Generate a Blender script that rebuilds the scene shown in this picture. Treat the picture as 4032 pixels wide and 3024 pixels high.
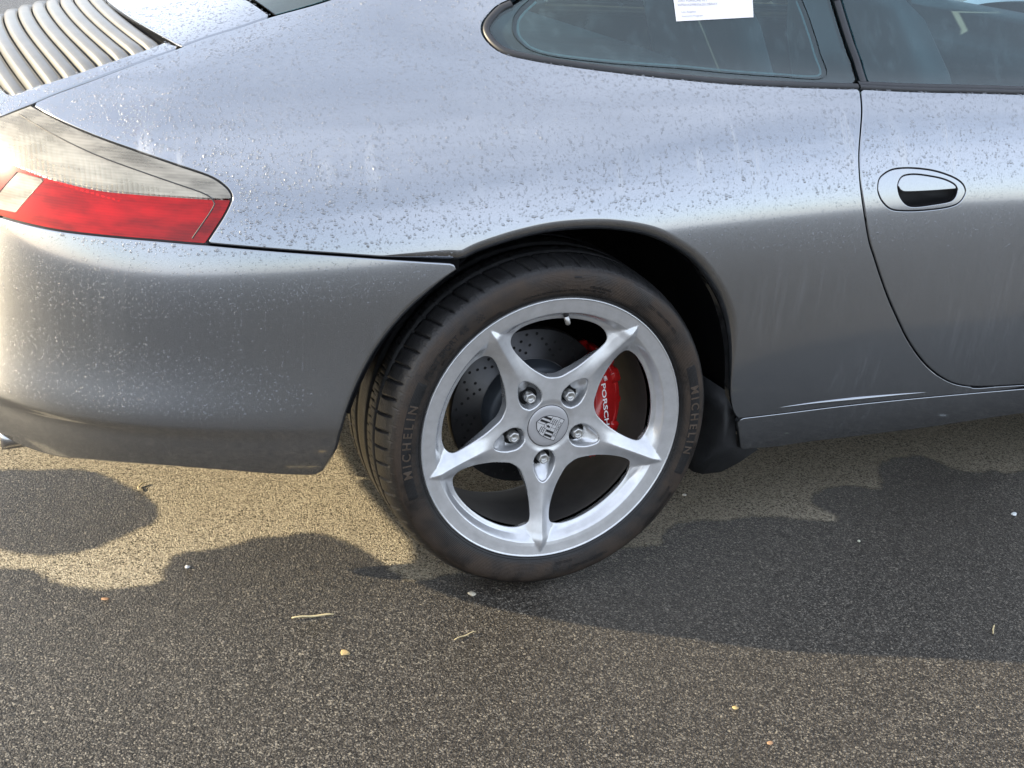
import bpy, bmesh, math, random
import numpy as np
from mathutils import Vector, Matrix, kdtree
random.seed(7); RNG=np.random.default_rng(7)
for o in list(bpy.data.objects): bpy.data.objects.remove(o)
SC=bpy.context.scene; COL=SC.collection
# ------------------------------------------------------------------ camera, sky, sun, exposure
# X = forward along the car, Y = across the car away from the viewer, Z = up; rear wheel centre at (0, 0, HZ)
HZ=0.312
cam_d=bpy.data.cameras.new('camera'); cam=bpy.data.objects.new('camera',cam_d); COL.objects.link(cam)
cam_d.sensor_fit='HORIZONTAL'; cam_d.sensor_width=36; cam_d.lens=48.05; cam_d.clip_start=0.05; cam_d.clip_end=2000
RX=Vector((0.92607935,-0.37171315,0.06485652)); DN=Vector((-0.07818548,-0.35718793,-0.93075443)); FW=Vector((0.36913963,0.85688162,-0.35984694))
m=Matrix((( RX.x,-DN.x,-FW.x),(RX.y,-DN.y,-FW.y),(RX.z,-DN.z,-FW.z))).to_4x4(); m.translation=Vector((-0.94686,-1.99543,1.24742)); cam.matrix_world=m
SC.camera=cam
SUN_EL=math.radians(17.8); SUN_AZ=math.radians(22.8)   # azimuth: from straight behind the car towards its far side
sdir=Vector((-math.cos(SUN_EL)*math.cos(SUN_AZ),math.cos(SUN_EL)*math.sin(SUN_AZ),math.sin(SUN_EL)))
W=bpy.data.worlds.new('World'); SC.world=W; W.use_nodes=True; nt=W.node_tree; nt.nodes.clear()
wo=nt.nodes.new('ShaderNodeOutputWorld'); bg=nt.nodes.new('ShaderNodeBackground'); sky=nt.nodes.new('ShaderNodeTexSky')
sky.sky_type='NISHITA'; sky.sun_disc=False; sky.sun_elevation=SUN_EL; sky.sun_rotation=math.atan2(sdir.x,sdir.y)
sky.air_density=1.0; sky.dust_density=1.5; sky.ozone_density=1.0
# thin broken high cloud over the whole sky
tc=nt.nodes.new('ShaderNodeTexCoord'); mp=nt.nodes.new('ShaderNodeMapping'); mp.inputs['Scale'].default_value=(1.2,1.2,2.0)
no=nt.nodes.new('ShaderNodeTexNoise'); no.inputs['Scale'].default_value=1.0; no.inputs['Detail'].default_value=3; no.inputs['Roughness'].default_value=.55
cr=nt.nodes.new('ShaderNodeMapRange'); cr.inputs['From Min'].default_value=.33; cr.inputs['From Max'].default_value=.68; cr.inputs['To Min'].default_value=.42; cr.inputs['To Max'].default_value=.70; cr.interpolation_type='SMOOTHSTEP'
mx=nt.nodes.new('ShaderNodeMix'); mx.data_type='RGBA'; mx.inputs['B'].default_value=(6.1,6.5,7.4,1)
nt.links.new(tc.outputs['Generated'],mp.inputs['Vector']); nt.links.new(mp.outputs['Vector'],no.inputs['Vector']); nt.links.new(no.outputs['Fac'],cr.inputs['Value'])
nt.links.new(cr.outputs['Result'],mx.inputs['Factor']); nt.links.new(sky.outputs['Color'],mx.inputs['A']); nt.links.new(mx.outputs['Result'],bg.inputs['Color'])
bg.inputs['Strength'].default_value=0.15; nt.links.new(bg.outputs['Background'],wo.inputs['Surface'])
sl=bpy.data.lights.new('sun','SUN'); sl.energy=5.0; sl.angle=math.radians(0.55); sl.color=(1.0,0.84,0.58)
so=bpy.data.objects.new('sun',sl); COL.objects.link(so); so.rotation_euler=(-sdir).to_track_quat('-Z','Y').to_euler(); so.location=sdir*20
SC.view_settings.view_transform='Standard'; SC.view_settings.look='None'; SC.view_settings.exposure=1.28; SC.view_settings.gamma=1.0
SC.view_settings.use_curve_mapping=False
SC.cycles.max_bounces=10; SC.cycles.transparent_max_bounces=16; SC.cycles.caustics_reflective=False; SC.cycles.caustics_refractive=False

# ---- body surface: cubic B-spline net.  columns run from the nose along the near side, round the tail.
YC=0.885
def zdeck(x,y):
    zc=np.interp(x,[-1.06,-1.03,-0.98,-0.92,-0.82,-0.68,-0.5,-0.3],[0.79,0.815,0.84,0.863,0.893,0.926,0.955,1.04])
    return zc-0.17*(YC-y)**2
def build_net():
    cols=[]
    def side(x,pts): cols.append([(x,y,z) for (y,z) in pts])
    def corner(gx,gy,az,pts,end):
        a=np.radians(az); d=(np.sin(a),np.cos(a)); c=[(gx+d[0]*o,gy+d[1]*o,z) for o,z in pts]
        x10,y10,z10=c[-1]
        for f in (.12,.26,.42,.60,.80,1.0):
            x=x10+(end[0]-x10)*f; y=y10+(end[1]-y10)*f
            w=min(1,f/.3); zz=zdeck(x,y)
            lin=z10+(f/.3)*(zdeck(x10+(end[0]-x10)*.3,y10+(end[1]-y10)*.3)-z10)
            c.append((x,y,zz if f>=.3 else .7*zz+.3*lin))
        cols.append(c)
    # nose
    side(3.32,[(.80,.22),(.74,.22),(.70,.26),(.68,.33),(.67,.42),(.68,.50),(.70,.55),(.72,.58),(.74,.60),(.76,.61),(.78,.62),(.80,.625),(.82,.63),(.84,.632),(.86,.634),(.875,.635),(YC,.635)])
    side(3.20,[(.50,.17),(.36,.18),(.32,.25),(.30,.34),(.30,.44),(.32,.53),(.35,.59),(.39,.625),(.43,.645),(.47,.655),(.51,.66),(.56,.665),(.61,.668),(.67,.67),(.73,.672),(.80,.673),(YC,.673)])
    side(2.95,[(.36,.17),(.20,.18),(.15,.25),(.13,.35),(.125,.46),(.135,.57),(.155,.64),(.18,.69),(.21,.715),(.25,.73),(.29,.735),(.35,.735),(.42,.735),(.5,.735),(.6,.737),(.72,.738),(YC,.738)])
    side(2.60,[(.28,.17),(.12,.18),(.07,.25),(.05,.35),(.042,.47),(.045,.58),(.055,.66),(.08,.72),(.11,.76),(.15,.785),(.2,.79),(.27,.785),(.35,.785),(.45,.79),(.57,.795),(.7,.8),(YC,.8)])
    side(2.20,[(.24,.17),(.10,.18),(.055,.25),(.04,.35),(.033,.47),(.033,.58),(.04,.66),(.06,.73),(.09,.785),(.13,.82),(.18,.835),(.25,.84),(.34,.845),(.45,.855),(.57,.865),(.7,.87),(YC,.875)])
    side(1.85,[(.23,.17),(.10,.185),(.055,.25),(.043,.35),(.036,.47),(.035,.58),(.04,.66),(.052,.73),(.075,.79),(.105,.84),(.145,.87),(.19,.885),(.25,.91),(.33,.95),(.45,.985),(.62,1.0),(YC,1.01)])
    side(1.50,[(.22,.17),(.10,.185),(.055,.25),(.043,.35),(.036,.47),(.035,.58),(.039,.66),(.049,.73),(.068,.79),(.095,.838),(.13,.87),(.162,.888),(.195,.93),(.265,1.04),(.38,1.15),(.54,1.2),(YC,1.22)])
    side(1.15,[(.22,.17),(.10,.185),(.055,.25),(.043,.35),(.036,.47),(.035,.58),(.038,.66),(.048,.73),(.066,.79),(.092,.839),(.127,.872),(.16,.89),(.19,.93),(.255,1.06),(.365,1.21),(.52,1.275),(YC,1.295)])
    side(0.85,[(.22,.17),(.10,.185),(.055,.25),(.042,.35),(.035,.47),(.034,.58),(.037,.66),(.047,.73),(.066,.79),(.092,.84),(.127,.874),(.162,.893),(.192,.93),(.25,1.06),(.36,1.22),(.52,1.285),(YC,1.30)])
    side(0.58,[(.21,.17),(.095,.185),(.05,.25),(.032,.35),(.023,.47),(.019,.58),(.022,.66),(.033,.73),(.054,.79),(.084,.842),(.124,.878),(.165,.898),(.198,.933),(.26,1.06),(.37,1.22),(.53,1.28),(YC,1.295)])
    side(0.32,[(.2,.17),(.09,.185),(.04,.25),(.02,.35),(.008,.47),(.001,.58),(.003,.66),(.016,.73),(.041,.79),(.078,.844),(.128,.882),(.178,.905),(.215,.938),(.28,1.055),(.39,1.20),(.545,1.255),(YC,1.272)])
    side(0.08,[(.18,.17),(.08,.19),(.03,.26),(.01,.35),(-.003,.47),(-.009,.58),(-.006,.66),(.01,.73),(.04,.79),(.086,.845),(.147,.886),(.213,.915),(.255,.945),(.32,1.03),(.43,1.155),(.58,1.205),(YC,1.23)])
    side(-.14,[(.18,.19),(.08,.215),(.035,.285),(.015,.36),(.004,.47),(-.001,.58),(.006,.66),(.026,.73),(.064,.79),(.12,.843),(.195,.887),(.275,.92),(.325,.95),(.395,1.0),(.5,1.08),(.64,1.115),(YC,1.135)])
    side(-.34,[(.2,.20),(.10,.225),(.06,.29),(.036,.35),(.026,.47),(.024,.58),(.034,.655),(.06,.725),(.104,.785),(.167,.838),(.246,.883),(.335,.918),(.40,.942),(.475,.965),(.57,.99),(.7,1.01),(YC,1.02)])
    side(-.52,[(.24,.21),(.14,.235),(.097,.295),(.07,.34),(.061,.47),(.062,.58),(.074,.652),(.101,.718),(.146,.775),(.206,.825),(.278,.867),(.355,.900),(.425,.922),(.5,.937),(.6,.949),(.72,.956),(YC,.96)])
    E=(-.56,YC)
    B=lambda k:[(.18,.215),(.085,.238),(.045,.30),(.006,.338),(0,.47),(.002,.575),(.014+k*.2,.645),(.038,.708),(.074,.764),(.124,.816),(.192,.858)]
    corner(-.66,.108,20,B(0),E)
    corner(-.775,.175,32,[(.18,.215),(.085,.238),(.045,.30),(.006,.338),(0,.47),(.002,.575),(.014,.645),(.034,.707),(.065,.762),(.109,.810),(.168,.848)],E)
    corner(-.875,.268,48,[(.18,.215),(.08,.24),(.04,.305),(.006,.345),(0,.47),(.002,.575),(.012,.645),(.030,.706),(.056,.760),(.095,.805),(.148,.838)],E)
    corner(-.955,.40,62,[(.18,.23),(.08,.255),(.04,.315),(.006,.35),(0,.47),(.002,.575),(.010,.645),(.026,.705),(.05,.757),(.085,.800),(.134,.832)],E)
    corner(-1.015,.575,74,[(.18,.25),(.08,.28),(.04,.33),(.006,.36),(0,.47),(.002,.575),(.010,.645),(.024,.704),(.047,.755),(.08,.797),(.128,.829)],E)
    corner(-1.045,.77,84,[(.18,.26),(.08,.29),(.04,.34),(.006,.37),(0,.47),(.002,.575),(.010,.645),(.024,.704),(.047,.755),(.08,.797),(.128,.829)],E)
    N=np.array(cols,float)
    # lower edge: tuck under the sills and the bumper skirt
    for c in N:
        d=np.array([c[4][0]-c[8][0],c[4][1]-c[8][1]]); d=-d/np.linalg.norm(d)
        if c[4][0]>-.05 : rows=((.13,.10),(.075,.155),(.022,.235)); b=c[3][:2].copy()
        else:
            k=np.clip((-.2-c[4][0])/.5,0,1); rows=((.15,.115),(.075,.180),(.02,.272)); b=c[4][:2]-d*.007*k
            c[3]=(b[0],b[1],.332+.012*k); c[6][:2]+=d*.003*k
        for j,(o,z) in enumerate(rows):
            zz=z; c[j]=(b[0]+d[0]*o,b[1]+d[1]*o,zz)
    m=N[::-1][:2].copy(); m[:,:,1]=2*YC-m[:,:,1]
    N=np.concatenate([N,m],0)
    m=N[:,-2:-1].copy(); m[:,:,1]=2*YC-m[:,:,1]; N=np.concatenate([N,m],1)
    return N
NET=build_net()
# gentle belt crease etc. come from row spacing.  extra local relief: list of (polyline3d, amp, sigma)
RELIEF=[]
def bs(u,n):
    i=np.clip(np.floor(u).astype(int),0,n-4); f=u-i
    return i,np.stack([(1-f)**3,3*f**3-6*f**2+4,-3*f**3+3*f**2+3*f+1,f**3],-1)/6
CREASE_DIR=NET[:,5,:2]-NET[:,9,:2]; CREASE_DIR/=np.linalg.norm(CREASE_DIR,axis=1)[:,None]+1e-9
CREASE_DIR*=(.0135*np.clip((-.30-NET[:,5,0])/.45,0,1))[:,None]
SMAX=NET.shape[0]-3; TMAX=NET.shape[1]-3
def S0(s,t):
    s=np.asarray(s,float);t=np.asarray(t,float)
    i,a=bs(np.clip(s,0,SMAX),NET.shape[0]); j,b=bs(np.clip(t,0,TMAX),NET.shape[1])
    out=np.zeros(s.shape+(3,))
    for k in range(4):
        for l in range(4):
            out+=(a[...,k]*b[...,l])[...,None]*NET[i+k,j+l]
    # pressed crease low on the bumper skin, fading out towards the wheel
    q=0
    for k in range(4): q=q+a[...,k][...,None]*CREASE_DIR[i+k]
    g=np.where(t>1.95,np.exp(-((t-1.95)/.55)**2),np.exp(-((t-1.95)/.20)**2))
    out[...,:2]+=q*g[...,None]
    return out
def SN(s,t,e=2e-3):
    du=S0(s+e,t)-S0(s-e,t); dv=S0(s,t+e)-S0(s,t-e)
    n=np.cross(dv,du); n/=np.linalg.norm(n,axis=-1,keepdims=True)+1e-12
    return n
OUT={'lid_side':[(11.764,12.245),(12.313,11.89),(12.828,11.341),(13.659,10.745),(14.306,10.353),(15.224,9.675),(15.99,8.996),(16.364,8.405),(16.707,7.781)],
'lamp_top':[(16.35,8.372),(15.64,7.921),(14.968,7.532),(14.348,7.197),(13.813,6.867),(13.432,6.59),(13.266,6.359),(13.194,6.138),(13.209,5.956),(13.298,5.608),(13.487,5.014)],
'lamp_bottom':[(13.487,5.014),(14.062,5.074),(14.635,5.078),(15.255,5.059),(15.7,5.073),(16.194,5.098)],
'seam':[(13.487,5.014),(12.776,4.88),(12.228,4.783),(11.795,4.696),(11.514,4.636),(11.285,4.59),(11.183,4.57)],
'arch':[(11.184,4.636),(11.083,4.76),(10.912,4.911),(10.76,5.025),(10.522,5.155),(10.28,5.203),(10.041,5.181),(9.795,5.053),(9.609,4.86),(9.412,4.532),(9.275,4.226),(9.126,3.794),(9.026,3.449),(8.948,3.073),(8.899,2.707),(8.866,2.325),(8.833,1.932),(8.777,1.614),(8.712,1.409)],
'bumper_arch':[(11.183,4.589),(11.239,4.488),(11.376,4.241),(11.509,3.956),(11.705,3.549),(11.891,3.11),(12.042,2.63),(12.141,2.183),(12.183,1.78),(12.204,1.364),(12.253,0.949),(12.307,0.564)],
'bumper_low':[(12.307,0.564),(12.74,0.64),(13.4,0.769),(14.166,0.8),(15.045,0.701),(15.575,0.566),(16.086,0.513),(16.559,0.527),(16.873,0.585)],
'door_rear':[(7.789,9.466),(7.859,8.443),(7.923,7.596),(7.963,6.884),(7.967,6.224),(7.945,5.674),(7.905,5.124),(7.849,4.587),(7.788,4.231),(7.707,3.833),(7.601,3.4),(7.479,2.992),(7.34,2.576),(7.185,2.207),(7.04,1.932),(6.871,1.691),(6.718,1.558),(6.531,1.483),(6.18,1.438)],
'sill_line':[(8.712,1.409),(8.237,1.405),(7.685,1.406),(6.851,1.374),(6.164,1.339)],
'sill_low':[(8.555,0.558),(8.228,0.466),(7.953,0.486),(7.381,0.462),(6.824,0.468),(6.302,0.558),(6.029,0.598)],
'strake':[(8.486,1.53),(8.082,1.544),(7.703,1.53),(7.288,1.51),(6.913,1.484)],
'belt_q':[(10.361,11.8),(10.466,11.692),(10.571,11.45),(10.626,11.208),(10.632,10.926),(10.589,10.548),(10.5,10.25),(10.257,10.02),(10.031,9.903),(9.802,9.803),(9.515,9.694),(9.207,9.597),(8.851,9.491),(8.363,9.434),(7.8,9.422)],
'belt_d':[(7.785,9.425),(7.345,9.337),(6.83,9.311),(6.436,9.256)],
'frit':[(10.155,11.78),(10.262,11.586),(10.327,11.39),(10.35,11.115),(10.33,10.904),(10.266,10.655),(10.102,10.483),(9.753,10.389),(9.398,10.366),(9.144,10.356),(8.787,10.267),(8.423,10.218),(8.062,10.215),(8.052,10.949),(8.09,11.459),(8.131,11.756)],
'bpillar':[(7.799,11.773),(7.748,11.24),(7.709,10.718),(7.715,9.897),(7.789,9.466)],
'handle_out':[(7.813,5.916),(7.803,6.139),(7.765,6.274),(7.699,6.39),(7.611,6.43),(7.502,6.416),(7.366,6.348),(7.257,6.244),(7.148,6.086),(7.082,5.918),(7.055,5.739),(7.06,5.602),(7.098,5.422),(7.161,5.331),(7.268,5.282),(7.432,5.259),(7.57,5.273),(7.665,5.313),(7.723,5.403),(7.776,5.576),(7.806,5.763)],
'handle_in':[(7.641,5.96),(7.623,6.131),(7.585,6.223),(7.503,6.248),(7.394,6.198),(7.257,6.091),(7.163,5.946),(7.126,5.801),(7.126,5.663),(7.145,5.529),(7.186,5.451),(7.299,5.402),(7.435,5.365),(7.518,5.378),(7.57,5.461),(7.612,5.616),(7.634,5.788)],
'paddle_low':[(7.638,5.916),(7.61,5.801),(7.554,5.755),(7.335,5.752),(7.123,5.775)],
'sticker':[(9.109,11.73),(9.117,11.409),(8.505,11.502),(8.49,11.741)],
'lens_split':[(16.36,6.545),(16.086,6.485),(15.814,6.38),(15.336,6.262),(14.807,6.16),(14.277,6.135),(13.799,6.096),(13.374,6.037),(13.202,6.031)],
'lens_strip':[(16.438,8.02),(15.718,7.548),(14.988,7.088),(14.246,6.68),(13.707,6.341),(13.465,6.148),(13.385,5.994),(13.398,5.822),(13.627,5.134)],
'lens_white':[(16.029,6.312),(15.61,6.24),(15.957,5.303),(16.317,5.28),(16.331,5.453)],
'recess':[(13.993,11.15),(15.426,10.096),(16.494,9.162),(16.76,8.751),(16.911,8.651),(17.157,8.779)],
'spoiler_front':[(13.659,10.745),(13.983,11.244),(14.936,12.717),(18.634,13.903)]}
# ------------------------------------------------------------------ helpers
def link(name,me,mat=None,parent=None):
    o=bpy.data.objects.new(name,me); COL.objects.link(o)
    if mat is not None and me is not None:
        for m_ in (mat if isinstance(mat,(list,tuple)) else [mat]): me.materials.append(m_)
    if parent is not None: o.parent=parent
    return o
def tag(o,label=None,cat=None,group=None,kind=None):
    for k,v in (('label',label),('category',cat),('group',group),('kind',kind)):
        if v: o[k]=v
    return o
def empty(name,loc=(0,0,0),parent=None):
    o=bpy.data.objects.new(name,None); COL.objects.link(o); o.location=loc; o.empty_display_size=.1
    if parent is not None: o.parent=parent
    return o
def mesh(name,V,F,N=None,smooth=True,mats=None):
    me=bpy.data.meshes.new(name); me.from_pydata([tuple(v) for v in np.asarray(V,float)],[],[tuple(f) for f in F])
    if smooth: me.polygons.foreach_set('use_smooth',np.ones(len(me.polygons),bool))
    if mats is not None: me.polygons.foreach_set('material_index',np.asarray(mats,np.int32))
    me.update()
    if N is not None: me.normals_split_custom_set_from_vertices([tuple(n) for n in np.asarray(N,float)])
    return me
def grid_mesh(name,P,closed_u=False,closed_v=False,flip=False,smooth=True):
    """P[nu,nv,3] -> quads"""
    nu,nv=P.shape[:2]; idx=np.arange(nu*nv).reshape(nu,nv)
    if closed_u: idx=np.concatenate([idx,idx[:1]],0)
    if closed_v: idx=np.concatenate([idx,idx[:,:1]],1)
    a=idx[:-1,:-1].ravel(); b=idx[1:,:-1].ravel(); c=idx[1:,1:].ravel(); d=idx[:-1,1:].ravel()
    F=np.stack([a,b,c,d] if not flip else [d,c,b,a],1)
    return mesh(name,P.reshape(-1,3),F,smooth=smooth)
def bm_mesh(name,bm,smooth=True,recalc=True):
    if recalc: bmesh.ops.recalc_face_normals(bm,faces=bm.faces[:])
    me=bpy.data.meshes.new(name); bm.to_mesh(me); bm.free()
    if smooth: me.polygons.foreach_set('use_smooth',np.ones(len(me.polygons),bool))
    return me
def prism(name,loop,thick,axis,bevel=0.0,seg=2,smooth=False):
    """closed 3-D loop extruded along axis vector"""
    bm=bmesh.new(); vs=[bm.verts.new(p) for p in loop]; f=bm.faces.new(vs)
    r=bmesh.ops.extrude_face_region(bm,geom=[f]); ax=Vector(axis).normalized()*thick
    bmesh.ops.translate(bm,verts=[g for g in r['geom'] if isinstance(g,bmesh.types.BMVert)],vec=ax)
    if bevel>0: 
        bmesh.ops.recalc_face_normals(bm,faces=bm.faces[:])
        bmesh.ops.bevel(bm,geom=bm.edges[:],offset=bevel,segments=seg,affect='EDGES',clamp_overlap=True)
    return bm_mesh(name,bm,smooth)
def box(name,c,s,bevel=.01,seg=2,smooth=True):
    bm=bmesh.new(); bmesh.ops.create_cube(bm,size=1); bmesh.ops.scale(bm,vec=s,verts=bm.verts); bmesh.ops.translate(bm,vec=c,verts=bm.verts)
    if bevel>0: bmesh.ops.bevel(bm,geom=bm.edges[:],offset=bevel,segments=seg,affect='EDGES',clamp_overlap=True)
    return bm_mesh(name,bm,smooth)
def lathe(name,prof,n=96,a0=0,a1=2*math.pi,flip=False,cz=0.0,cx=0.0):
    """profile (r,y) turned about the Y axis"""
    full=abs(a1-a0-2*math.pi)<1e-6; th=np.linspace(a0,a1,n,endpoint=not full); pr=np.array(prof,float)
    P=np.zeros((n,len(pr),3)); P[:,:,0]=cx+np.sin(th)[:,None]*pr[None,:,0]; P[:,:,2]=cz-np.cos(th)[:,None]*pr[None,:,0]; P[:,:,1]=pr[None,:,1]
    return grid_mesh(name,P,closed_u=full,flip=flip)
def crom(pts,n=6,closed=False):
    p=np.array(pts,float)
    if len(p)<3: return p
    if closed: q=np.concatenate([p[-1:],p,p[:2]]); m_=len(p)
    else: q=np.concatenate([2*p[:1]-p[1:2],p,2*p[-1:]-p[-2:-1]]); m_=len(p)-1
    out=[]
    for i in range(m_):
        a,b,c,d=q[i:i+4]
        for k in range(n):
            t=k/n; out.append(.5*((2*b)+(c-a)*t+(2*a-5*b+4*c-d)*t*t+(-a+3*b-3*c+d)*t**3))
    if not closed: out.append(p[-1])
    return np.array(out)
def inside(poly,x,y):
    r=np.zeros(x.shape,bool); p=np.asarray(poly); q=np.roll(p,-1,0)
    for (x1,y1),(x2,y2) in zip(p,q):
        if y1==y2: continue
        c=((y1>y)!=(y2>y)); r^=c&(x<(x2-x1)*(y-y1)/(y2-y1)+x1)
    return r
class Dist:
    """nearest point on dense closed 3-D loops"""
    def __init__(self,loops):
        self.P=np.concatenate(loops); nx=[];pv=[];k=0
        for l in loops:
            n=len(l); i=np.arange(n); nx.append(k+(i+1)%n); pv.append(k+(i-1)%n); k+=n
        self.nx=np.concatenate(nx); self.pv=np.concatenate(pv)
        self.kd=kdtree.KDTree(len(self.P))
        for i,p in enumerate(self.P): self.kd.insert(p,i)
        self.kd.balance()
    def near(self,X):
        I=np.array([self.kd.find(x)[1] for x in X],int); best=self.P[I].copy(); bd=((X-best)**2).sum(1)
        for J in (self.nx[I],self.pv[I]):
            a=self.P[I]; d=self.P[J]-a; t=np.clip(((X-a)*d).sum(1)/((d*d).sum(1)+1e-18),0,1); c=a+d*t[:,None]; e=((X-c)**2).sum(1)
            w=e<bd; best[w]=c[w]; bd[w]=e[w]
        return best,np.sqrt(bd)
def densify(loop,ev,h):
    """subdivide a closed parameter loop so that its image has spacing below h"""
    p=np.asarray(loop,float); q=np.roll(p,-1,0); A=ev(p); B=ev(q); n=np.maximum(1,np.ceil(np.linalg.norm(B-A,axis=1)/h).astype(int)); out=[]
    for a,b,k in zip(p,q,n):
        t=np.arange(k)[:,None]/k; out.append(a+(b-a)*t)
    return np.concatenate(out)
def clip_surface(ev,nv,us,vs,loops,inset=.0015,roll=.0025,depth=.012,off=0.0,flip=False,nroll=4,rollf=None,keep=None):
    """trim the surface ev(u,v) (normal nv) by closed parameter loops (even-odd); every trimmed edge is rolled over
    with radius roll and given a flange of the given depth.  returns V,F,N"""
    loops=[np.asarray(l,float) for l in loops]
    U,Vv=np.meshgrid(us,vs,indexing='ij'); ins=np.zeros(U.shape,bool)
    for l in loops: ins^=inside(l,U,Vv)
    dl=[densify(l,lambda q:ev(q[:,0],q[:,1]),.0025) for l in loops]
    D=Dist([ev(l[:,0],l[:,1]) for l in dl])
    G=ev(U,Vv)
    phi=np.where(ins,-1.0,1.0)
    edge=np.zeros(U.shape,bool)
    dx=ins[1:]!=ins[:-1]; dy=ins[:,1:]!=ins[:,:-1]
    edge[1:]|=dx; edge[:-1]|=dx; edge[:,1:]|=dy; edge[:,:-1]|=dy
    for _ in range(4 if inset+roll<.008 else 7):
        e2=edge.copy(); e2[1:]|=edge[:-1]; e2[:-1]|=edge[1:]; e2[:,1:]|=edge[:,:-1]; e2[:,:-1]|=edge[:,1:]; edge=e2
    # cells crossed by thin loops too
    k=np.where(edge); q,d=D.near(G[k]); phi[k]=np.where(ins[k],-d,d)
    rr=np.full(U.shape,roll) if rollf is None else rollf(G)
    ph=phi+inset+rr; ph[np.abs(ph)<2e-5]=-2e-5
    I=ph<0
    vid=-np.ones(U.shape,int); VU=[];VV=[]
    kk=np.where(I); vid[kk]=np.arange(len(kk[0])); VU=list(U[kk]); VV=list(Vv[kk])
    c4=I[:-1,:-1].astype(int)+I[1:,:-1]+I[1:,1:]+I[:-1,1:]
    full=np.where(c4==4); i,j=full
    F=[tuple(r) for r in np.stack([vid[i,j],vid[i,j+1],vid[i+1,j+1],vid[i+1,j]],1).tolist()]
    ed={}; segs=[]
    def cut(a,b):
        key=(a,b) if a<b else (b,a)
        if key not in ed:
            pa,pb=ph[a],ph[b]; t=pa/(pa-pb); ed[key]=len(VU); VU.append(U[a]+(U[b]-U[a])*t); VV.append(Vv[a]+(Vv[b]-Vv[a])*t)
        return ed[key]
    for i,j in zip(*np.where((c4>0)&(c4<4))):
        cs=[(i,j),(i,j+1),(i+1,j+1),(i+1,j)]; poly=[]; cp=[]
        for n in range(4):
            a=cs[n]; b=cs[(n+1)%4]
            if I[a]: poly.append(vid[a])
            if I[a]!=I[b]:
                c_=cut(a,b); poly.append(c_); cp.append((c_,bool(I[a])))
        if len(cp)==4 :  # ambiguous: keep as one polygon
            pass
        if len(poly)>=3: F.append(tuple(poly))
        # exit vertex (inside->outside) followed by entry vertex
        ex=[c for c,o in cp if o]; en=[c for c,o in cp if not o]
        if len(ex)==1 and len(en)==1: segs.append((ex[0],en[0]))
        elif len(ex)==2:
            seq=[c for c,o in cp]; st=0 if cp[0][1] else 1
            segs.append((seq[st],seq[(st+1)%4])); segs.append((seq[(st+2)%4],seq[(st+3)%4]))
    VU=np.array(VU); VV=np.array(VV); V=ev(VU,VV); N=nv(VU,VV)
    bid=sorted(set([a for s_ in segs for a in s_])); 
    if len(bid) and (roll>0 or depth>0):
        X=V[bid]; nn=N[bid]; q,d=D.near(X); b=q-X; b-=nn*(b*nn).sum(1)[:,None]; b/=np.linalg.norm(b,axis=1)[:,None]+1e-12
        r=np.full(len(X),roll) if rollf is None else rollf(X); r=r[:,None]
        rings=[np.array(bid)]; allV=[V]; allN=[N]; base=len(V)
        ang=[math.pi/2*(k+1)/nroll for k in range(nroll)] if roll>0 else []
        for a in ang:
            allV.append(X+b*r*math.sin(a)-nn*r*(1-math.cos(a))); allN.append(nn*math.cos(a)+b*math.sin(a)); rings.append(base+np.arange(len(X))); base+=len(X)
        if depth>0:
            allV.append(X+b*r-nn*(r+depth)); allN.append(b.copy()); rings.append(base+np.arange(len(X))); base+=len(X)
        V=np.concatenate(allV); N=np.concatenate(allN); loc={v:i for i,v in enumerate(bid)}
        for k in range(len(rings)-1):
            for a,c in segs:
                A,C=loc[a],loc[c]; F.append((rings[k][C],rings[k][A],rings[k+1][A],rings[k+1][C]))
    if off: V=V+N*off
    if flip: F=[f[::-1] for f in F]
    return V,F,N
# ------------------------------------------------------------------ materials
def nodes(name):
    m_=bpy.data.materials.new(name); m_.use_nodes=True; t=m_.node_tree; t.nodes.clear(); o=t.nodes.new('ShaderNodeOutputMaterial'); return m_,t,o
def N_(t,ty,**k):
    n=t.nodes.new('ShaderNode'+ty)
    for a,v in k.items():
        if a in n.inputs.keys(): n.inputs[a].default_value=v
        else: setattr(n,a,v)
    return n
def setin(n,**k):
    for a,v in k.items(): n.inputs[a.replace('_',' ')].default_value=v
def simple(name,col,rough=.5,metal=0,coat=0,spec=.5,bump=0,bscale=200,var=0,vscale=8,croug=.03):
    m_,t,o=nodes(name); b=N_(t,'BsdfPrincipled'); setin(b,Roughness=rough,Metallic=metal); b.inputs['Base Color'].default_value=(*col,1)
    b.inputs['Coat Weight'].default_value=coat; b.inputs['Coat Roughness'].default_value=croug; b.inputs['Specular IOR Level'].default_value=spec
    t.links.new(b.outputs[0],o.inputs[0])
    if bump or var:
        tc=N_(t,'TexCoord')
    if bump:
        n=N_(t,'TexNoise',Scale=bscale,Detail=4.0); bp=N_(t,'Bump',Strength=bump,Distance=.002); t.links.new(tc.outputs['Object'],n.inputs['Vector']); t.links.new(n.outputs['Fac'],bp.inputs['Height']); t.links.new(bp.outputs[0],b.inputs['Normal'])
    if var:
        n=N_(t,'TexNoise',Scale=vscale,Detail=6.0,Roughness=.65); r=N_(t,'MapRange'); r.inputs['From Min'].default_value=.3; r.inputs['From Max'].default_value=.7; r.inputs['To Min'].default_value=1-var; r.inputs['To Max'].default_value=1+var
        mm=N_(t,'Mix',data_type='RGBA',blend_type='MULTIPLY'); mm.inputs['Factor'].default_value=1; mm.inputs['A'].default_value=(*col,1)
        t.links.new(tc.outputs['Object'],n.inputs['Vector']); t.links.new(n.outputs['Fac'],r.inputs['Value']); t.links.new(r.outputs[0],mm.inputs['B']); t.links.new(mm.outputs['Result'],b.inputs['Base Color'])
    return m_
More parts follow.
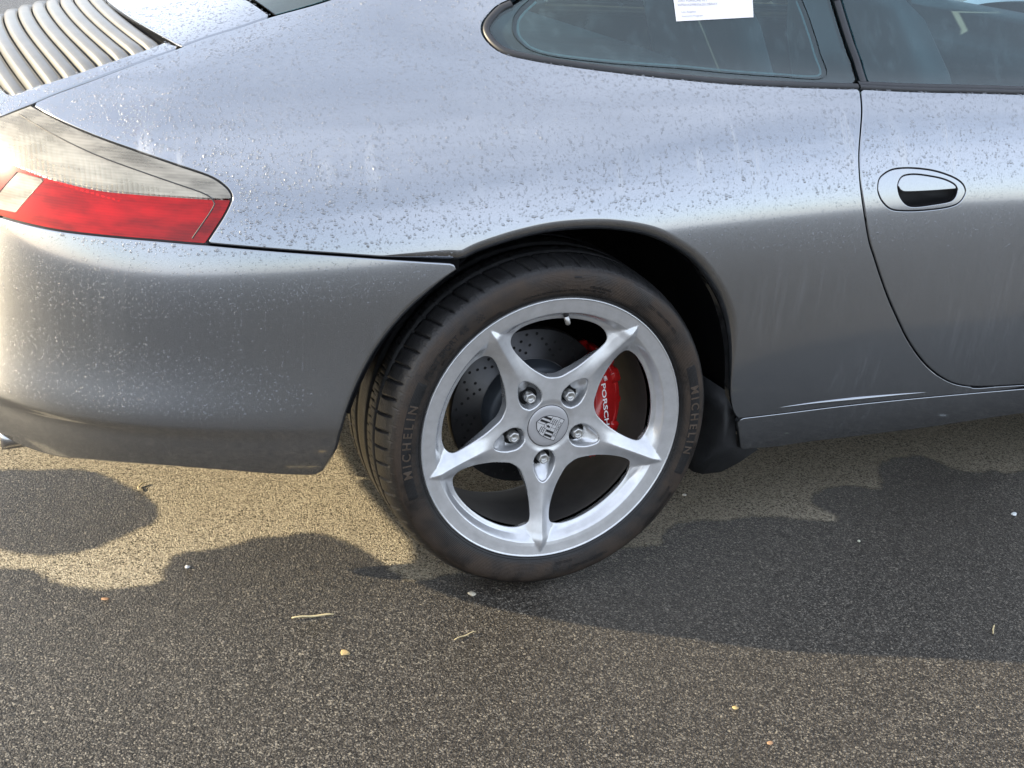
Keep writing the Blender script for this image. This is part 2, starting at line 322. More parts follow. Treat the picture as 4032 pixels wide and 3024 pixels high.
def mixrgb(t,fac,a,b,blend='MIX'):
    n=N_(t,'Mix',data_type='RGBA',blend_type=blend)
    for s_,v in (('Factor',fac),('A',a),('B',b)):
        if hasattr(v,'is_linked') or hasattr(v,'links'): t.links.new(v,n.inputs[s_])
        elif s_=='Factor': n.inputs[s_].default_value=v
        else: n.inputs[s_].default_value=(*v,1)
    return n.outputs['Result']
def rng(t,v,a,b,c=0.,d=1.,smooth=True):
    n=N_(t,'MapRange'); n.interpolation_type='SMOOTHSTEP' if smooth else 'LINEAR'
    for k,x in (('From Min',a),('From Max',b),('To Min',c),('To Max',d)): n.inputs[k].default_value=x
    t.links.new(v,n.inputs['Value']); return n.outputs[0]
def mth(t,op,a,b=None):
    n=N_(t,'Math',operation=op)
    for i,v in enumerate((a,b)):
        if v is None: continue
        if hasattr(v,'links'): t.links.new(v,n.inputs[i])
        else: n.inputs[i].default_value=v
    return n.outputs[0]
def noise(t,vec,scale,detail=4.,rough=.55,dist=0.):
    n=N_(t,'TexNoise',Scale=scale,Detail=detail,Roughness=rough,Distortion=dist); t.links.new(vec,n.inputs['Vector']); return n.outputs['Fac']
def mapv(t,vec,scale):
    n=N_(t,'Mapping'); n.inputs['Scale'].default_value=scale; t.links.new(vec,n.inputs['Vector']); return n.outputs[0]
def paint_material():
    m_,t,o=nodes('grey_metallic_paint'); b=N_(t,'BsdfPrincipled'); tc=N_(t,'TexCoord'); v=tc.outputs['Object']
    # fine rain dust, denser in vertical runs, film near the ground
    run=noise(t,mapv(t,v,(95,95,3.2)),1.0,3.); run=rng(t,run,.44,.80)
    blot=rng(t,noise(t,v,5.,3.),.42,.66); sp=N_(t,'SeparateXYZ'); t.links.new(v,sp.inputs[0])
    low=rng(t,sp.outputs['Z'],.62,.22); d1=mth(t,'MULTIPLY',run,blot); d1=mth(t,'MULTIPLY',d1,.07)
    spk=rng(t,noise(t,v,420.,2.),.68,.82,0,.06); d2=mth(t,'MULTIPLY',low,.035); st_=rng(t,noise(t,mapv(t,v,(34,7,2.4)),1.0,4.,.6),.50,.68); up_=mth(t,'MULTIPLY',mth(t,'MULTIPLY',rng(t,sp.outputs['Z'],.70,.78),rng(t,sp.outputs['Z'],.905,.875)),rng(t,noise(t,mapv(t,v,(4,4,5)),1.,2.),.38,.58)); gm=N_(t,'NewGeometry'); gs=N_(t,'SeparateXYZ'); t.links.new(gm.outputs['Normal'],gs.inputs[0]); up_=mth(t,'MULTIPLY',up_,rng(t,gs.outputs['Z'],.82,.62)); d1=mth(t,'ADD',d1,mth(t,'MULTIPLY',mth(t,'MULTIPLY',st_,up_),.38)); dust=mth(t,'ADD',mth(t,'ADD',d1,d2),spk)
    flake=noise(t,v,2600.,1.); base=mixrgb(t,rng(t,flake,.35,.65),(.254,.268,.290),(.374,.392,.420))
    colr=mixrgb(t,dust,base,(.54,.545,.545)); t.links.new(colr,b.inputs['Base Color'])
    t.links.new(rng(t,dust,0,.5,.95,.25,False),b.inputs['Metallic']); b.inputs['Roughness'].default_value=.13
    b.inputs['Coat Weight'].default_value=1.0; t.links.new(rng(t,dust,0,.4,.025,.16,False),b.inputs['Coat Roughness']); b.inputs['Coat IOR'].default_value=1.55
    bp=N_(t,'Bump',Strength=.035,Distance=.0006); t.links.new(noise(t,v,330.,2.),bp.inputs['Height']); t.links.new(bp.outputs[0],b.inputs['Coat Normal'])
    t.links.new(b.outputs[0],o.inputs[0]); return m_
def thin_glass(name,tint,ior=1.45,rough=.0,dust=.06,dcol=(.35,.4,.4),scale=60):
    m_,t,o=nodes(name); tr=N_(t,'BsdfTransparent'); tr.inputs[0].default_value=(*tint,1); gl=N_(t,'BsdfGlossy'); gl.inputs['Roughness'].default_value=rough; gl.inputs[0].default_value=(1,1,1,1)
    fr=N_(t,'Fresnel'); fr.inputs['IOR'].default_value=ior; mx=N_(t,'MixShader'); t.links.new(fr.outputs[0],mx.inputs[0]); t.links.new(tr.outputs[0],mx.inputs[1]); t.links.new(gl.outputs[0],mx.inputs[2])
    df=N_(t,'BsdfDiffuse'); df.inputs[0].default_value=(*dcol,1); tc=N_(t,'TexCoord'); n1=noise(t,mapv(t,tc.outputs['Object'],(scale,scale,scale*.06)),1.0,4.); n2=noise(t,tc.outputs['Object'],9.,4.)
    f=mth(t,'MULTIPLY',rng(t,n1,.45,.8),rng(t,n2,.2,.9)); f=mth(t,'MULTIPLY',f,dust*.8); f=mth(t,'ADD',f,dust*.6)
    m2=N_(t,'MixShader'); t.links.new(f,m2.inputs[0]); t.links.new(mx.outputs[0],m2.inputs[1]); t.links.new(df.outputs[0],m2.inputs[2]); t.links.new(m2.outputs[0],o.inputs[0]); return m_
M={}
M['paint']=paint_material()
M['rubber_seal']=simple('rubber_seal',(.022,.023,.026),.45,var=.25,vscale=30)
M['black_plastic']=simple('black_plastic',(.010,.010,.011),.6,bump=.3,bscale=300,var=.4,vscale=14)
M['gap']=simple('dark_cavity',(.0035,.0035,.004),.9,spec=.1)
M['frit']=simple('black_glass_border',(.012,.013,.015),.18,coat=.6,var=.3,vscale=60)
M['glass']=thin_glass('tinted_window_glass',(.50,.75,.79),1.55,.0,.24,(.20,.29,.31))
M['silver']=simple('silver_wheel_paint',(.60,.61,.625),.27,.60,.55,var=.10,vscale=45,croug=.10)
M['silver_dark']=simple('dusted_shaded_silver',(.075,.072,.070),.55,.35,var=.35,vscale=9)  # darkened silver: brake dust plus the barrel's shade put into the colour
M['steel']=simple('zinc_bolt_steel',(.50,.50,.49),.36,.9,var=.2,vscale=120)
M['disc']=simple('brake_disc_steel',(.068,.068,.070),.34,.8,var=.15,vscale=20)
M['disc_hat']=simple('disc_hat_grey',(.055,.064,.076),.5,.2,var=.12,vscale=40)
M['hole']=simple('drilled_hole_black',(.004,.004,.004),.9)
M['red']=simple('red_caliper_enamel',(.44,.012,.012),.28,0,.7,var=.12,vscale=30)
M['white_print']=simple('white_print',(.85,.84,.83),.5)
M['black_print']=simple('black_print',(.01,.01,.012),.4)
M['chrome']=simple('satin_exhaust_steel',(.55,.55,.56),.22,1.0,var=.15,vscale=30)
M['trim']=simple('cabin_trim_charcoal',(.085,.095,.105),.75,var=.2,vscale=20)
M['leather']=simple('seat_leather_grey',(.12,.135,.15),.5)
M['paper']=simple('white_sticker_paper',(.86,.83,.82),.6)
M['grey_print']=simple('grey_faded_print',(.42,.40,.44),.6)
# ------------------------------------------------------------------ ground
DRY=[(-0.918,0.336),(-0.865,0.31),(-0.829,0.253),(-0.777,0.215),(-0.71,0.202),(-0.654,0.21),(-0.648,0.244),(-0.611,0.299),(-0.536,0.303),(-0.472,0.321),(-0.409,0.324),(-0.346,0.321),(-0.305,0.283),(-0.289,0.261),(-0.266,0.22),(-0.255,0.18),(-0.25,0.16),(-0.247,0.141),(-0.231,0.115),(-0.226,0.095),(-0.194,0.092),(-0.159,0.095),(-0.124,0.1),(-0.022,0.106),(0.127,0.113),(0.216,0.107),(0.278,0.097),(0.315,0.125),(0.355,0.167),(0.403,0.178),(0.455,0.164),(0.545,0.16),(0.622,0.134),(0.683,0.101),(0.72,0.109),(0.704,0.162),(0.706,0.193),(0.738,0.223),(0.791,0.243),(0.853,0.235),(0.893,0.205),(0.92,0.233),(0.975,0.318),(1.022,0.341),(1.097,0.341),(1.13,0.314),(1.142,0.258),(1.176,0.229),(1.227,0.227),(1.304,0.205),(1.72,0.3),(2.0,0.26),(2.5,0.3),(3.1,0.4),(3.2,0.9),(3.1,1.5),(2,1.6),(0,1.6),(-0.9,1.5),(-1.0,1.0),(-1.03,0.7),(-1.02,0.45)]
WET_ISLAND=[(-0.898,0.751),(-0.837,0.736),(-0.758,0.723),(-0.698,0.68),(-0.663,0.624),(-0.632,0.569),(-0.614,0.506),(-0.62,0.456),(-0.653,0.416),(-0.698,0.387),(-0.748,0.36),(-0.807,0.344),(-0.862,0.354),(-0.915,0.391),(-1.0,0.46),(-1.1,0.6),(-1.1,0.72)]
def sdf2(poly,x,y):
    p=crom(poly,4,True); q=np.roll(p,-1,0); d=np.full(x.shape,9.)
    for a,b in zip(p,q):
        ab=b-a; t=np.clip(((x-a[0])*ab[0]+(y-a[1])*ab[1])/(ab@ab+1e-12),0,1); d=np.minimum(d,np.hypot(x-a[0]-ab[0]*t,y-a[1]-ab[1]*t))
    return np.where(inside(p,x,y),-d,d)
def build_ground():
    def lines(a,b,h,far):
        c=np.arange(a,b+h/2,h); o=[];d=h;x=b
        while x<far: d*=1.35; x+=d; o.append(x)
        u=[];d=h;x=a
        while x>-far: d*=1.35; x-=d; u.append(x)
        return np.array(u[::-1]+list(c)+o)
    xs=lines(-1.35,2.1,.010,450); ys=lines(-1.15,1.15,.010,450); X,Y=np.meshgrid(xs,ys,indexing='ij')
    near=(X>-1.6)&(X<3.6)&(Y>-1.4)&(Y<2.0); sd=np.full(X.shape,.3)
    k=np.where(near); a=sdf2(DRY,X[k],Y[k]); b=sdf2(WET_ISLAND,X[k],Y[k]); sd[k]=np.clip(np.maximum(a,-b),-.3,.3)
    Z=.0025*np.sin(X*5.1+.7)*np.sin(Y*4.3)*np.exp(-(X**2+Y**2)/8)*0
    me=grid_mesh('ground',np.stack([X,Y,Z],-1),smooth=True)
    at_=me.attributes.new('wet_edge','FLOAT','POINT'); at_.data.foreach_set('value',sd.ravel().astype(np.float32))
    m_,t,o=nodes('coarse_asphalt'); b=N_(t,'BsdfPrincipled'); tc=N_(t,'TexCoord'); v=tc.outputs['Object']; A=N_(t,'Attribute',attribute_name='wet_edge')
    e=mth(t,'ADD',A.outputs['Fac'],mth(t,'MULTIPLY',mth(t,'SUBTRACT',noise(t,v,26.,4.),.5),.030)); e=mth(t,'ADD',e,mth(t,'MULTIPLY',mth(t,'SUBTRACT',noise(t,v,190.,2.),.5),.016))
    wet=rng(t,e,-.006,.012)
    def vor(scale):
        n=N_(t,'TexVoronoi',feature='F1',Scale=scale); wv=N_(t,'VectorMath',operation='ADD'); nz=N_(t,'TexNoise',Scale=scale*.7,Detail=2.); t.links.new(v,nz.inputs['Vector'])
        sc=N_(t,'VectorMath',operation='SCALE'); sc.inputs['Scale'].default_value=1.1/scale; t.links.new(nz.outputs['Color'],sc.inputs[0]); t.links.new(v,wv.inputs[0]); t.links.new(sc.outputs[0],wv.inputs[1]); t.links.new(wv.outputs[0],n.inputs['Vector'])
        sv=N_(t,'SeparateColor'); t.links.new(n.outputs['Color'],sv.inputs[0]); return rng(t,n.outputs['Distance'],.15,.75,1.,0.),sv
    stone,sv=vor(245.); stone2,sv2=vor(440.)
    fine=noise(t,v,700.,3.,.7); big=rng(t,noise(t,v,1.7,4.),.3,.7); mid=noise(t,v,14.,4.); pit=rng(t,noise(t,v,105.,3.,.65),.32,.44,1.,0.)
    h=mth(t,'ADD',mth(t,'MULTIPLY',stone,.45),mth(t,'MULTIPLY',sv.outputs[0],.75)); h=mth(t,'ADD',h,mth(t,'MULTIPLY',stone2,.25)); h=mth(t,'ADD',h,mth(t,'MULTIPLY',fine,.25)); h=mth(t,'SUBTRACT',h,mth(t,'MULTIPLY',pit,.7))
    dryc=mixrgb(t,sv.outputs[1],(.265,.232,.172),(.50,.445,.335)); dryc=mixrgb(t,rng(t,sv2.outputs[1],.70,.95),dryc,(.54,.485,.37)); dryc=mixrgb(t,rng(t,sv2.outputs[0],.74,.88),dryc,(.060,.050,.038)); dryc=mixrgb(t,mth(t,'MULTIPLY',pit,.85),dryc,(.040,.034,.027)); dryc=mixrgb(t,rng(t,mid,.35,.7,0,.25),dryc,(.38,.335,.25))
    sx_=N_(t,'SeparateXYZ'); t.links.new(v,sx_.inputs[0]); dryc=mixrgb(t,mth(t,'MULTIPLY',rng(t,sx_.outputs['X'],.0,.30),.26),dryc,(.105,.098,.086))  # forward of the wheel: less sand tint, and sill shade put into the colour
    wetc=mixrgb(t,sv.outputs[1],(.019,.0168,.0140),(.076,.067,.056)); wetc=mixrgb(t,rng(t,sv2.outputs[1],.70,.90),wetc,(.205,.188,.158)); wetc=mixrgb(t,rng(t,sv2.outputs[0],.62,.85),wetc,(.009,.008,.007)); wetc=mixrgb(t,mth(t,'MULTIPLY',pit,.8),wetc,(.007,.0065,.006)); wetc=mixrgb(t,rng(t,sv.outputs[2],.975,.99),wetc,(.25,.225,.18)); wetc=mixrgb(t,mth(t,'MULTIPLY',big,.25),wetc,(.060,.053,.043))  # pale grains paint the sun glints of wet stones into the colour
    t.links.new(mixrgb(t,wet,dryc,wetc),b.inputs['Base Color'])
    t.links.new(rng(t,wet,0,1,.88,.36,False),b.inputs['Roughness']); t.links.new(rng(t,wet,0,1,.08,.20,False),b.inputs['Specular IOR Level'])
    bp=N_(t,'Bump',Strength=1.0,Distance=.0026); t.links.new(h,bp.inputs['Height']); t.links.new(bp.outputs[0],b.inputs['Normal']); t.links.new(b.outputs[0],o.inputs[0])
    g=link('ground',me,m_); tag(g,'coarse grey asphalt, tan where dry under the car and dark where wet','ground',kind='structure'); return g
build_ground()
# ------------------------------------------------------------------ the car
ss_=lambda x,a,b:(lambda t:t*t*(3-2*t))(np.clip((x-a)/(b-a),0,1))
CAR=empty('parked_car'); tag(CAR,'grey metallic sports coupe beaded with rain, silver five-spoke wheels and red brake caliper','car')
ST=lambda n,k=6:crom(OUT[n],k)
arr=lambda *q:np.array(q,float)
cat=lambda *q:np.concatenate([np.asarray(a,float).reshape(-1,2) for a in q])
CEN=19.5
def panel(name,loops,mat,parent=CAR,ds=.03,dt=.09,mirror=False,**k):
    L=loops if isinstance(loops,list) else [loops]
    a=np.concatenate([np.asarray(l) for l in L]); lo=np.maximum(a.min(0)-2*np.array([ds,dt]),0); hi=np.minimum(a.max(0)+2*np.array([ds,dt]),[CEN,TMAX])
    us=np.linspace(lo[0],hi[0],int((hi[0]-lo[0])/ds)+2); vs=np.linspace(lo[1],hi[1],int((hi[1]-lo[1])/dt)+2)
    V,F,N=clip_surface(S0,SN,us,vs,L,**k)
    if mirror:
        V2=V.copy(); V2[:,1]=2*YC-V2[:,1]; N2=N.copy(); N2[:,1]*=-1; n=len(V)
        F=F+[tuple(i+n for i in f[::-1]) for f in F]; V=np.concatenate([V,V2]); N=np.concatenate([N,N2])
    return link(name,mesh(name,V,F,N),mat,parent)
def far_copy(o,parent=CAR):
    c=o.copy(); COL.objects.link(c); c.scale=(1,-1,1); c.location=(0,2*YC,0); c.parent=parent
    for ch in o.children:
        d=ch.copy(); COL.objects.link(d); d.parent=c
    return c
def strip(name,st,prof,mat,parent=CAR,closed=False,off=0.0,h=.008,flip=False,taper=0.0):
    """sweep a profile [(lateral,height)...] along a line on the body surface; lateral is to the left of travel"""
    st=np.asarray(st,float); P=S0(st[:,0],st[:,1]); d=np.concatenate([[0],np.cumsum(np.linalg.norm(np.diff(P,axis=0),axis=1))]); n=max(3,int(d[-1]/h)); u=np.linspace(0,d[-1],n)
    s=np.interp(u,d,st[:,0]); t_=np.interp(u,d,st[:,1]); P=S0(s,t_); Nn=SN(s,t_); T=np.gradient(P,axis=0); T/=np.linalg.norm(T,axis=1)[:,None]; B=np.cross(Nn,T); B/=np.linalg.norm(B,axis=1)[:,None]
    pr=np.array(prof,float); k=np.ones(n) if not taper else np.clip(np.minimum(u,d[-1]-u)/taper,0.02,1)**.7; k=k[:,None,None]; G=P[:,None]+B[:,None]*pr[None,:,:1]*k+Nn[:,None]*(pr[None,:,1:]*k-(1-k)*.0012+off)
    return link(name,grid_mesh(name,G,flip=flip),mat,parent)
half_round=lambda w,h_,n=7:[(w*math.cos(a),h_*math.sin(a)) for a in np.linspace(0,math.pi,n)]
# --- outlines in surface coordinates
ls=OUT['lid_side']; lt=OUT['lamp_top']
LIDC=ST('lid_side'); i_bl=6; i_cn=18; i_lc=42          # back-light corner, spoiler corner, lamp corner in the smoothed line
win_top=arr((10.1,12.12),(9.6,12.5),(9.0,12.76),(8.0,12.9))
# quarter panel with C pillar and roof
Q=cat(ST('seam'),ST('arch'),ST('sill_line')[1:],[(4.4,1.32),(4.4,1.40)],ST('door_rear')[::-1],ST('belt_q')[::-1][1:],win_top,[(7,12.95),(6.3,12.95),(5.2,12.55),(4.35,11.2),(4.2,10.3),(4.02,10.7),(5.0,13.25),(6.0,13.75),(6.1,15),(9.3,15),(9.5,14.0),(10.3,13.3),(11.0,12.8)],LIDC[:i_lc+1],ST('lamp_top')[:-1])
def q_roll(G):
    # wide rolled lip round the wheel opening, tight edges elsewhere
    r=np.hypot(G[...,0]-.01,G[...,2]-HZ); w=np.clip((.46-r)/.06,0,1)*(G[...,1]<.09)*ss_(G[...,2],.36,.52)
    return np.where(G[...,2]<.33,.0011,.0024)+.017*w
q=panel('quarter_panel',Q,M['paint'],inset=.0016,depth=.020,rollf=q_roll,roll=.003,nroll=6); q2=far_copy(q)
# rear bumper
BUMP=cat(ST('seam'),ST('bumper_arch')[1:],ST('bumper_low')[1:],[(17.5,.95),(18.0,1.15),(18.8,1.2),(CEN,1.2),(CEN,5.08),(18.3,5.08),(17.2,5.1)],ST('lamp_bottom')[::-1])
def b_roll(G):
    r=np.hypot(G[...,0]-.01,G[...,2]-HZ); w=np.clip((.47-r)/.07,0,1)*(G[...,0]>-.43)*ss_(G[...,2],.62,.56); w=np.maximum(w,.45*ss_(G[...,2],.31,.27)); return .0026+.011*w
panel('rear_bumper',BUMP,M['paint'],inset=.0018,depth=.010,rollf=b_roll,roll=.003,nroll=5,mirror=True)
# door with handle opening
DOOR=cat(ST('door_rear'),[(4.4,1.40),(4.33,2.2),(4.30,5.0),(4.30,9.2)],ST('belt_d')[::-1])
HO=crom(OUT['handle_out'],5,True); HI=crom(OUT['handle_in'],5,True)
def d_roll(G): return np.where((G[...,0]<.9)&(G[...,2]>.66)&(G[...,2]<.78)&(G[...,0]>.61),.0013,.0028)
door=panel('door',[DOOR,HO],M['paint'],inset=.0012,rollf=d_roll,roll=.003,depth=.012,ds=.025,dt=.07)
handle=panel('door_handle',[HO,HI],M['paint'],door,ds=.008,dt=.025,inset=.0008,roll=.0012,depth=.010)
pl=ST('paddle_low'); hi=HI
def split_loop(loop,line):
    a=np.argmin(((loop-line[0])**2*[4,1]).sum(1)); b=np.argmin(((loop-line[-1])**2*[4,1]).sum(1)); return a,b
a,b=split_loop(HI,pl)
top=np.concatenate([HI[a:b+1],pl[::-1][1:-1]]) if a<b else np.concatenate([HI[a:],HI[:b+1],pl[::-1][1:-1]])
panel('handle_paddle',top,M['paint'],door,ds=.006,dt=.02,inset=.0009,roll=.0016,depth=.010,off=.0)
# recess cup behind the paddle
c0=S0(HI[:,0],HI[:,1]); n0=SN(HI[:,0],HI[:,1]); cc=c0.mean(0)
rings=[]
for f,dp in ((1.04,.0055),(1.01,.016),(.93,.027),(.7,.034),(.35,.037),(.02,.038)): rings.append(cc+(c0-cc)*f-n0*dp)
link('handle_cup',grid_mesh('handle_cup',np.array(rings),closed_v=True),M['black_plastic'],door)
door2=far_copy(door)
# sill with its raised line above
SILL=cat(ST('sill_line'),[(4.4,1.30),(4.4,.45)],ST('sill_low')[::-1])
sill=panel('sill',SILL,M['paint'],inset=.0006,roll=.0018,depth=.01); far_copy(sill)
strip('sill_strake',ST('strake'),[(-.0060,-.003),(-.0036,.0016),(-.0012,.0034),(.0014,.0036),(.0036,.0020),(.0060,-.003)],M['paint'],q,taper=.22)
# engine lid, rear spoiler with louvred intake
us=np.linspace(13.0,CEN,150); vs=np.linspace(8.0,14.75,150); UU,VV=np.meshgrid(us,vs,indexing='ij'); DKP=S0(UU,VV).reshape(-1,3); DKS=np.stack([UU.ravel(),VV.ravel()],1)
dkd=kdtree.KDTree(len(DKP))
for i_,p_ in enumerate(DKP): dkd.insert((p_[0],p_[1],0),i_)
dkd.balance()
def xy2st(x,y):
    s,t_=DKS[dkd.find((x,y,0))[1]]
    for _ in range(20):
        p=S0(np.array([s,s+1e-3,s]),np.array([t_,t_,t_+1e-3])); J=np.stack([(p[1]-p[0])[:2],(p[2]-p[0])[:2]],1)/1e-3
        d=np.linalg.solve(J+np.eye(2)*1e-9,np.array([x,y])-p[0][:2]); s=min(s+np.clip(d[0],-.2,.2),CEN); t_+=np.clip(d[1],-.2,.2)
    return s,t_
P_=np.array([S0(np.array(u_),np.array(v_)) for u_,v_ in OUT['spoiler_front']]); pf=np.polyfit(P_[:,1],P_[:,0],2)
yy=np.linspace(P_[0,1],.868,26); sp=cat([OUT['spoiler_front'][0]],[xy2st(np.polyval(pf,y),y) for y in yy[1:]]); spc=cat(sp,[(CEN,sp[-1][1]+.02)])
LIDF=cat(LIDC[i_bl:i_cn+1],spc[1:],[(CEN,15),(12.75,15),(12.62,14),(12.42,12.8)])
panel('engine_lid',LIDF,M['paint'],mirror=True,inset=.0022,roll=.0035,depth=.012)
REC=cat(crom(OUT['recess'],5),[(17.7,8.95),(18.5,9.1),(CEN,9.15),(CEN,13.55)],sp[::-1][2:-3])
SPL=cat(LIDC[i_cn:],[(17.5,7.4),(17.75,7.2),(17.9,5.5),(18.05,5.14),(CEN,5.14),(CEN,9.15),(18.5,9.1),(17.7,8.95)],crom(OUT['recess'],5)[::-1])
spo=panel('rear_spoiler',[SPL],M['paint'],mirror=True,inset=.0018,roll=.0035,depth=.022)
M['louvre']=simple('silver_grey_louvre',(.165,.162,.150),.45,.45,.25,var=.12,vscale=18)
def deckz(x,y):
    y=y if y<=YC else 2*YC-y; r=dkd.find_n((x,y,0),4); w=[1/(d+1e-4) for _,_,d in r]; return sum(DKP[i][2]*k for (_,i,_),k in zip(r,w))/sum(w)
xe=[-.589+(-.0276)*k for k in range(10)]
for k,x0 in enumerate(xe):
    ye=np.interp(x0,[-.85,-.80,-.72,-.60],[.425,.395,.385,.440])
    ys=np.linspace(ye,2*YC-ye,49); u=(ys-YC)/(YC-ye); xs=x0-.006-.050*(1-np.abs(u)**2.2)
    pr=[(.0146,-.024),(.0142,-.0100),(.0122,-.0060),(.0060,-.0034),(-.001,-.0030),(-.0085,-.0044),(-.0114,-.0080),(-.0120,-.024)]
    G=np.zeros((len(ys),len(pr),3)); T=np.gradient(np.stack([xs,ys],1),axis=0); T/=np.linalg.norm(T,axis=1)[:,None]
    zz=np.array([deckz(x,y) for x,y in zip(xs,ys)]); zz=np.convolve(np.pad(zz,6,mode='reflect',reflect_type='odd'),np.ones(13)/13,'valid')
    dipe=.008*ss_(np.abs(u),.88,1.0)
    for j,(a_,h_) in enumerate(pr): G[:,j,0]=xs+T[:,1]*a_; G[:,j,1]=ys-T[:,0]*a_; G[:,j,2]=zz+h_-dipe
    link('louvre_slat',grid_mesh('louvre_slat',G,flip=True),M['louvre'],spo)
G=[]
for x in np.linspace(-.575,-.90,14):
    ye=.40; G.append([(x,y,deckz(x,y)-.030-(.03 if x<-.86 else 0)) for y in np.linspace(ye,2*YC-ye,30)])
link('intake_floor',grid_mesh('intake_floor',np.array(G)),M['gap'],spo)
# rear screen
BL=cat(LIDC[:i_bl+1],[(12.42,12.8),(12.62,14),(12.75,15),(9.3,15),(9.5,14.0),(10.3,13.3),(11.0,12.8)])
bl=panel('rear_window',BL,M['glass'],mirror=True,inset=.004,roll=.002,depth=.003,off=-.003)
panel('window_border',[BL,cat(BL*.0+BL.mean(0)+(BL-BL.mean(0))*.90)],M['frit'],bl,mirror=True,inset=.001,roll=.001,depth=.002,off=-.007)
# side glass
QWL=cat(ST('belt_q'),OUT['bpillar'][::-1][1:],[(7.80,12.85)],win_top[::-1])
QWL[QWL[:,0]<7.83]+=[.018,0]
qg=panel('quarter_window',QWL,M['glass'],inset=.011,roll=.0015,depth=.002,off=-.002,ds=.03,dt=.05)
FR=cat(ST('frit'),[(8.2,12.3),(9.0,12.4),(9.7,12.1)])
panel('window_border',[QWL,FR],M['frit'],qg,inset=.003,roll=.0005,depth=.001,off=-.0075,ds=.02,dt=.04)
bq=ST('belt_q'); strip('window_seal',bq,[(.001,-.006),(.002,.0016),(.006,.0030),(.0105,.0028),(.0135,.001),(.0150,-.008)],M['rubber_seal'],qg)
strip('glass_edge_line',ST('frit'),[(-.0021,0),(0,.0006),(.0021,0)],simple('frosted_teal_edge',(.27,.35,.35),.6,var=.3,vscale=90),qg,off=-.0052)
far_copy(qg)
dgl=cat([OUT['bpillar'][0]],[OUT['bpillar'][1]],[OUT['bpillar'][2]],[OUT['bpillar'][3]],[(s_,t_+.30) for s_,t_ in ST('belt_d')],[(5.2,9.5),(4.5,9.6),(4.38,11.1),(5.2,12.45),(6.3,12.85),(7.6,12.85),(7.78,12.7)])
dgl[:4]-=[.02,0]
dg=panel('door_window',dgl,M['glass'],inset=.002,roll=.0015,depth=.002,off=-.003,ds=.03,dt=.05)
bd=cat(ST('belt_d'),[(5.2,9.22),(4.4,9.2)])
strip('window_seal',bd,[(.001,-.006),(.002,.0014),(.006,.0028),(.0098,.0022),(.0104,.0006),(.0112,.0022),(.016,.0026),(.0205,.001),(.022,-.006)],M['rubber_seal'],dg)
strip('pillar_seal',crom(OUT['bpillar'][:4]+[(7.772,9.58)],6),half_round(.0075,.003),M['rubber_seal'],dg,off=-.004)
far_copy(dg)
WS=arr((3.95,11.7),(4.15,10.85),(5.0,13.35),(6.0,13.8),(6.05,15),(3.9,15)); panel('windscreen',WS,M['glass'],mirror=True,inset=.004,roll=.002,depth=.003,off=-.003,ds=.06,dt=.1)
# front bodywork
def xz2st(x,z,s,t_):
    for _ in range(25):
        p=S0(np.array([s,s+1e-3,s]),np.array([t_,t_,t_+1e-3])); J=np.array([[(p[1]-p[0])[0],(p[2]-p[0])[0]],[(p[1]-p[0])[2],(p[2]-p[0])[2]]])/1e-3
        d=np.linalg.solve(J,np.array([x,z])-p[0][[0,2]]); s+=np.clip(d[0],-.3,.3); t_+=np.clip(d[1],-.3,.3); s=min(max(s,0.02),6); t_=min(max(t_,0),9)
    return s,t_
FA=[xz2st(2.35+.355*math.cos(a_),HZ+.355*math.sin(a_),2.7,4.) for a_ in np.linspace(-.38,math.pi+.38,40)]
FRT=cat([(4.4,.45),(4.4,1.4),(4.33,2.2),(4.30,5),(4.30,9.2),(4.1,10.3),(3.85,11.6),(3.8,15),(.02,15),(.02,.3)],[(FA[-1][0]-.0+(-.0),.3)] if False else [(1.2,.3)],FA[::1] if FA[0][0]<FA[-1][0] else FA[::-1])
panel('front_body',FRT,M['paint'],mirror=True,ds=.05,dt=.12,inset=.002,roll=.006,depth=.02)
# --- tail lamp
M['lens_red']=None
def lens_mat(name,tint,dens,rib):
    m_,t,o=nodes(name); tr=N_(t,'BsdfTransparent'); tr.inputs[0].default_value=(*tint,1); b=N_(t,'BsdfPrincipled'); b.inputs['Roughness'].default_value=.3; b.inputs['Specular IOR Level'].default_value=.2; tc=N_(t,'TexCoord'); wv=N_(t,'TexWave'); wv.bands_direction='Z'; wv.inputs['Scale'].default_value=75.; t.links.new(tc.outputs['Object'],wv.inputs['Vector']); zn=noise(t,mapv(t,tc.outputs['Object'],(14,14,50)),1.,3.); f_=mth(t,'ADD',mth(t,'MULTIPLY',wv.outputs['Fac'],.16),mth(t,'MULTIPLY',rng(t,zn,.30,.70),.84)); t.links.new(mixrgb(t,f_,[c*.34 for c in tint],[c*.80 for c in tint]),b.inputs['Base Color'])
    mx=N_(t,'MixShader'); mx.inputs[0].default_value=dens; t.links.new(tr.outputs[0],mx.inputs[1]); t.links.new(b.outputs[0],mx.inputs[2])
    gl=N_(t,'BsdfGlossy'); gl.inputs['Roughness'].default_value=.05; fr=N_(t,'Fresnel'); fr.inputs['IOR'].default_value=1.4; m2=N_(t,'MixShader'); t.links.new(fr.outputs[0],m2.inputs[0]); t.links.new(mx.outputs[0],m2.inputs[1]); t.links.new(gl.outputs[0],m2.inputs[2]); t.links.new(m2.outputs[0],o.inputs[0]); return m_
M['lens_red']=lens_mat('red_lens',(.86,.008,.010),.60,1); M['lens_clear']=lens_mat('clear_smoked_lens',(.92,.89,.80),.42,1); M['lens_white']=lens_mat('reversing_lens',(.86,.84,.74),.55,1)
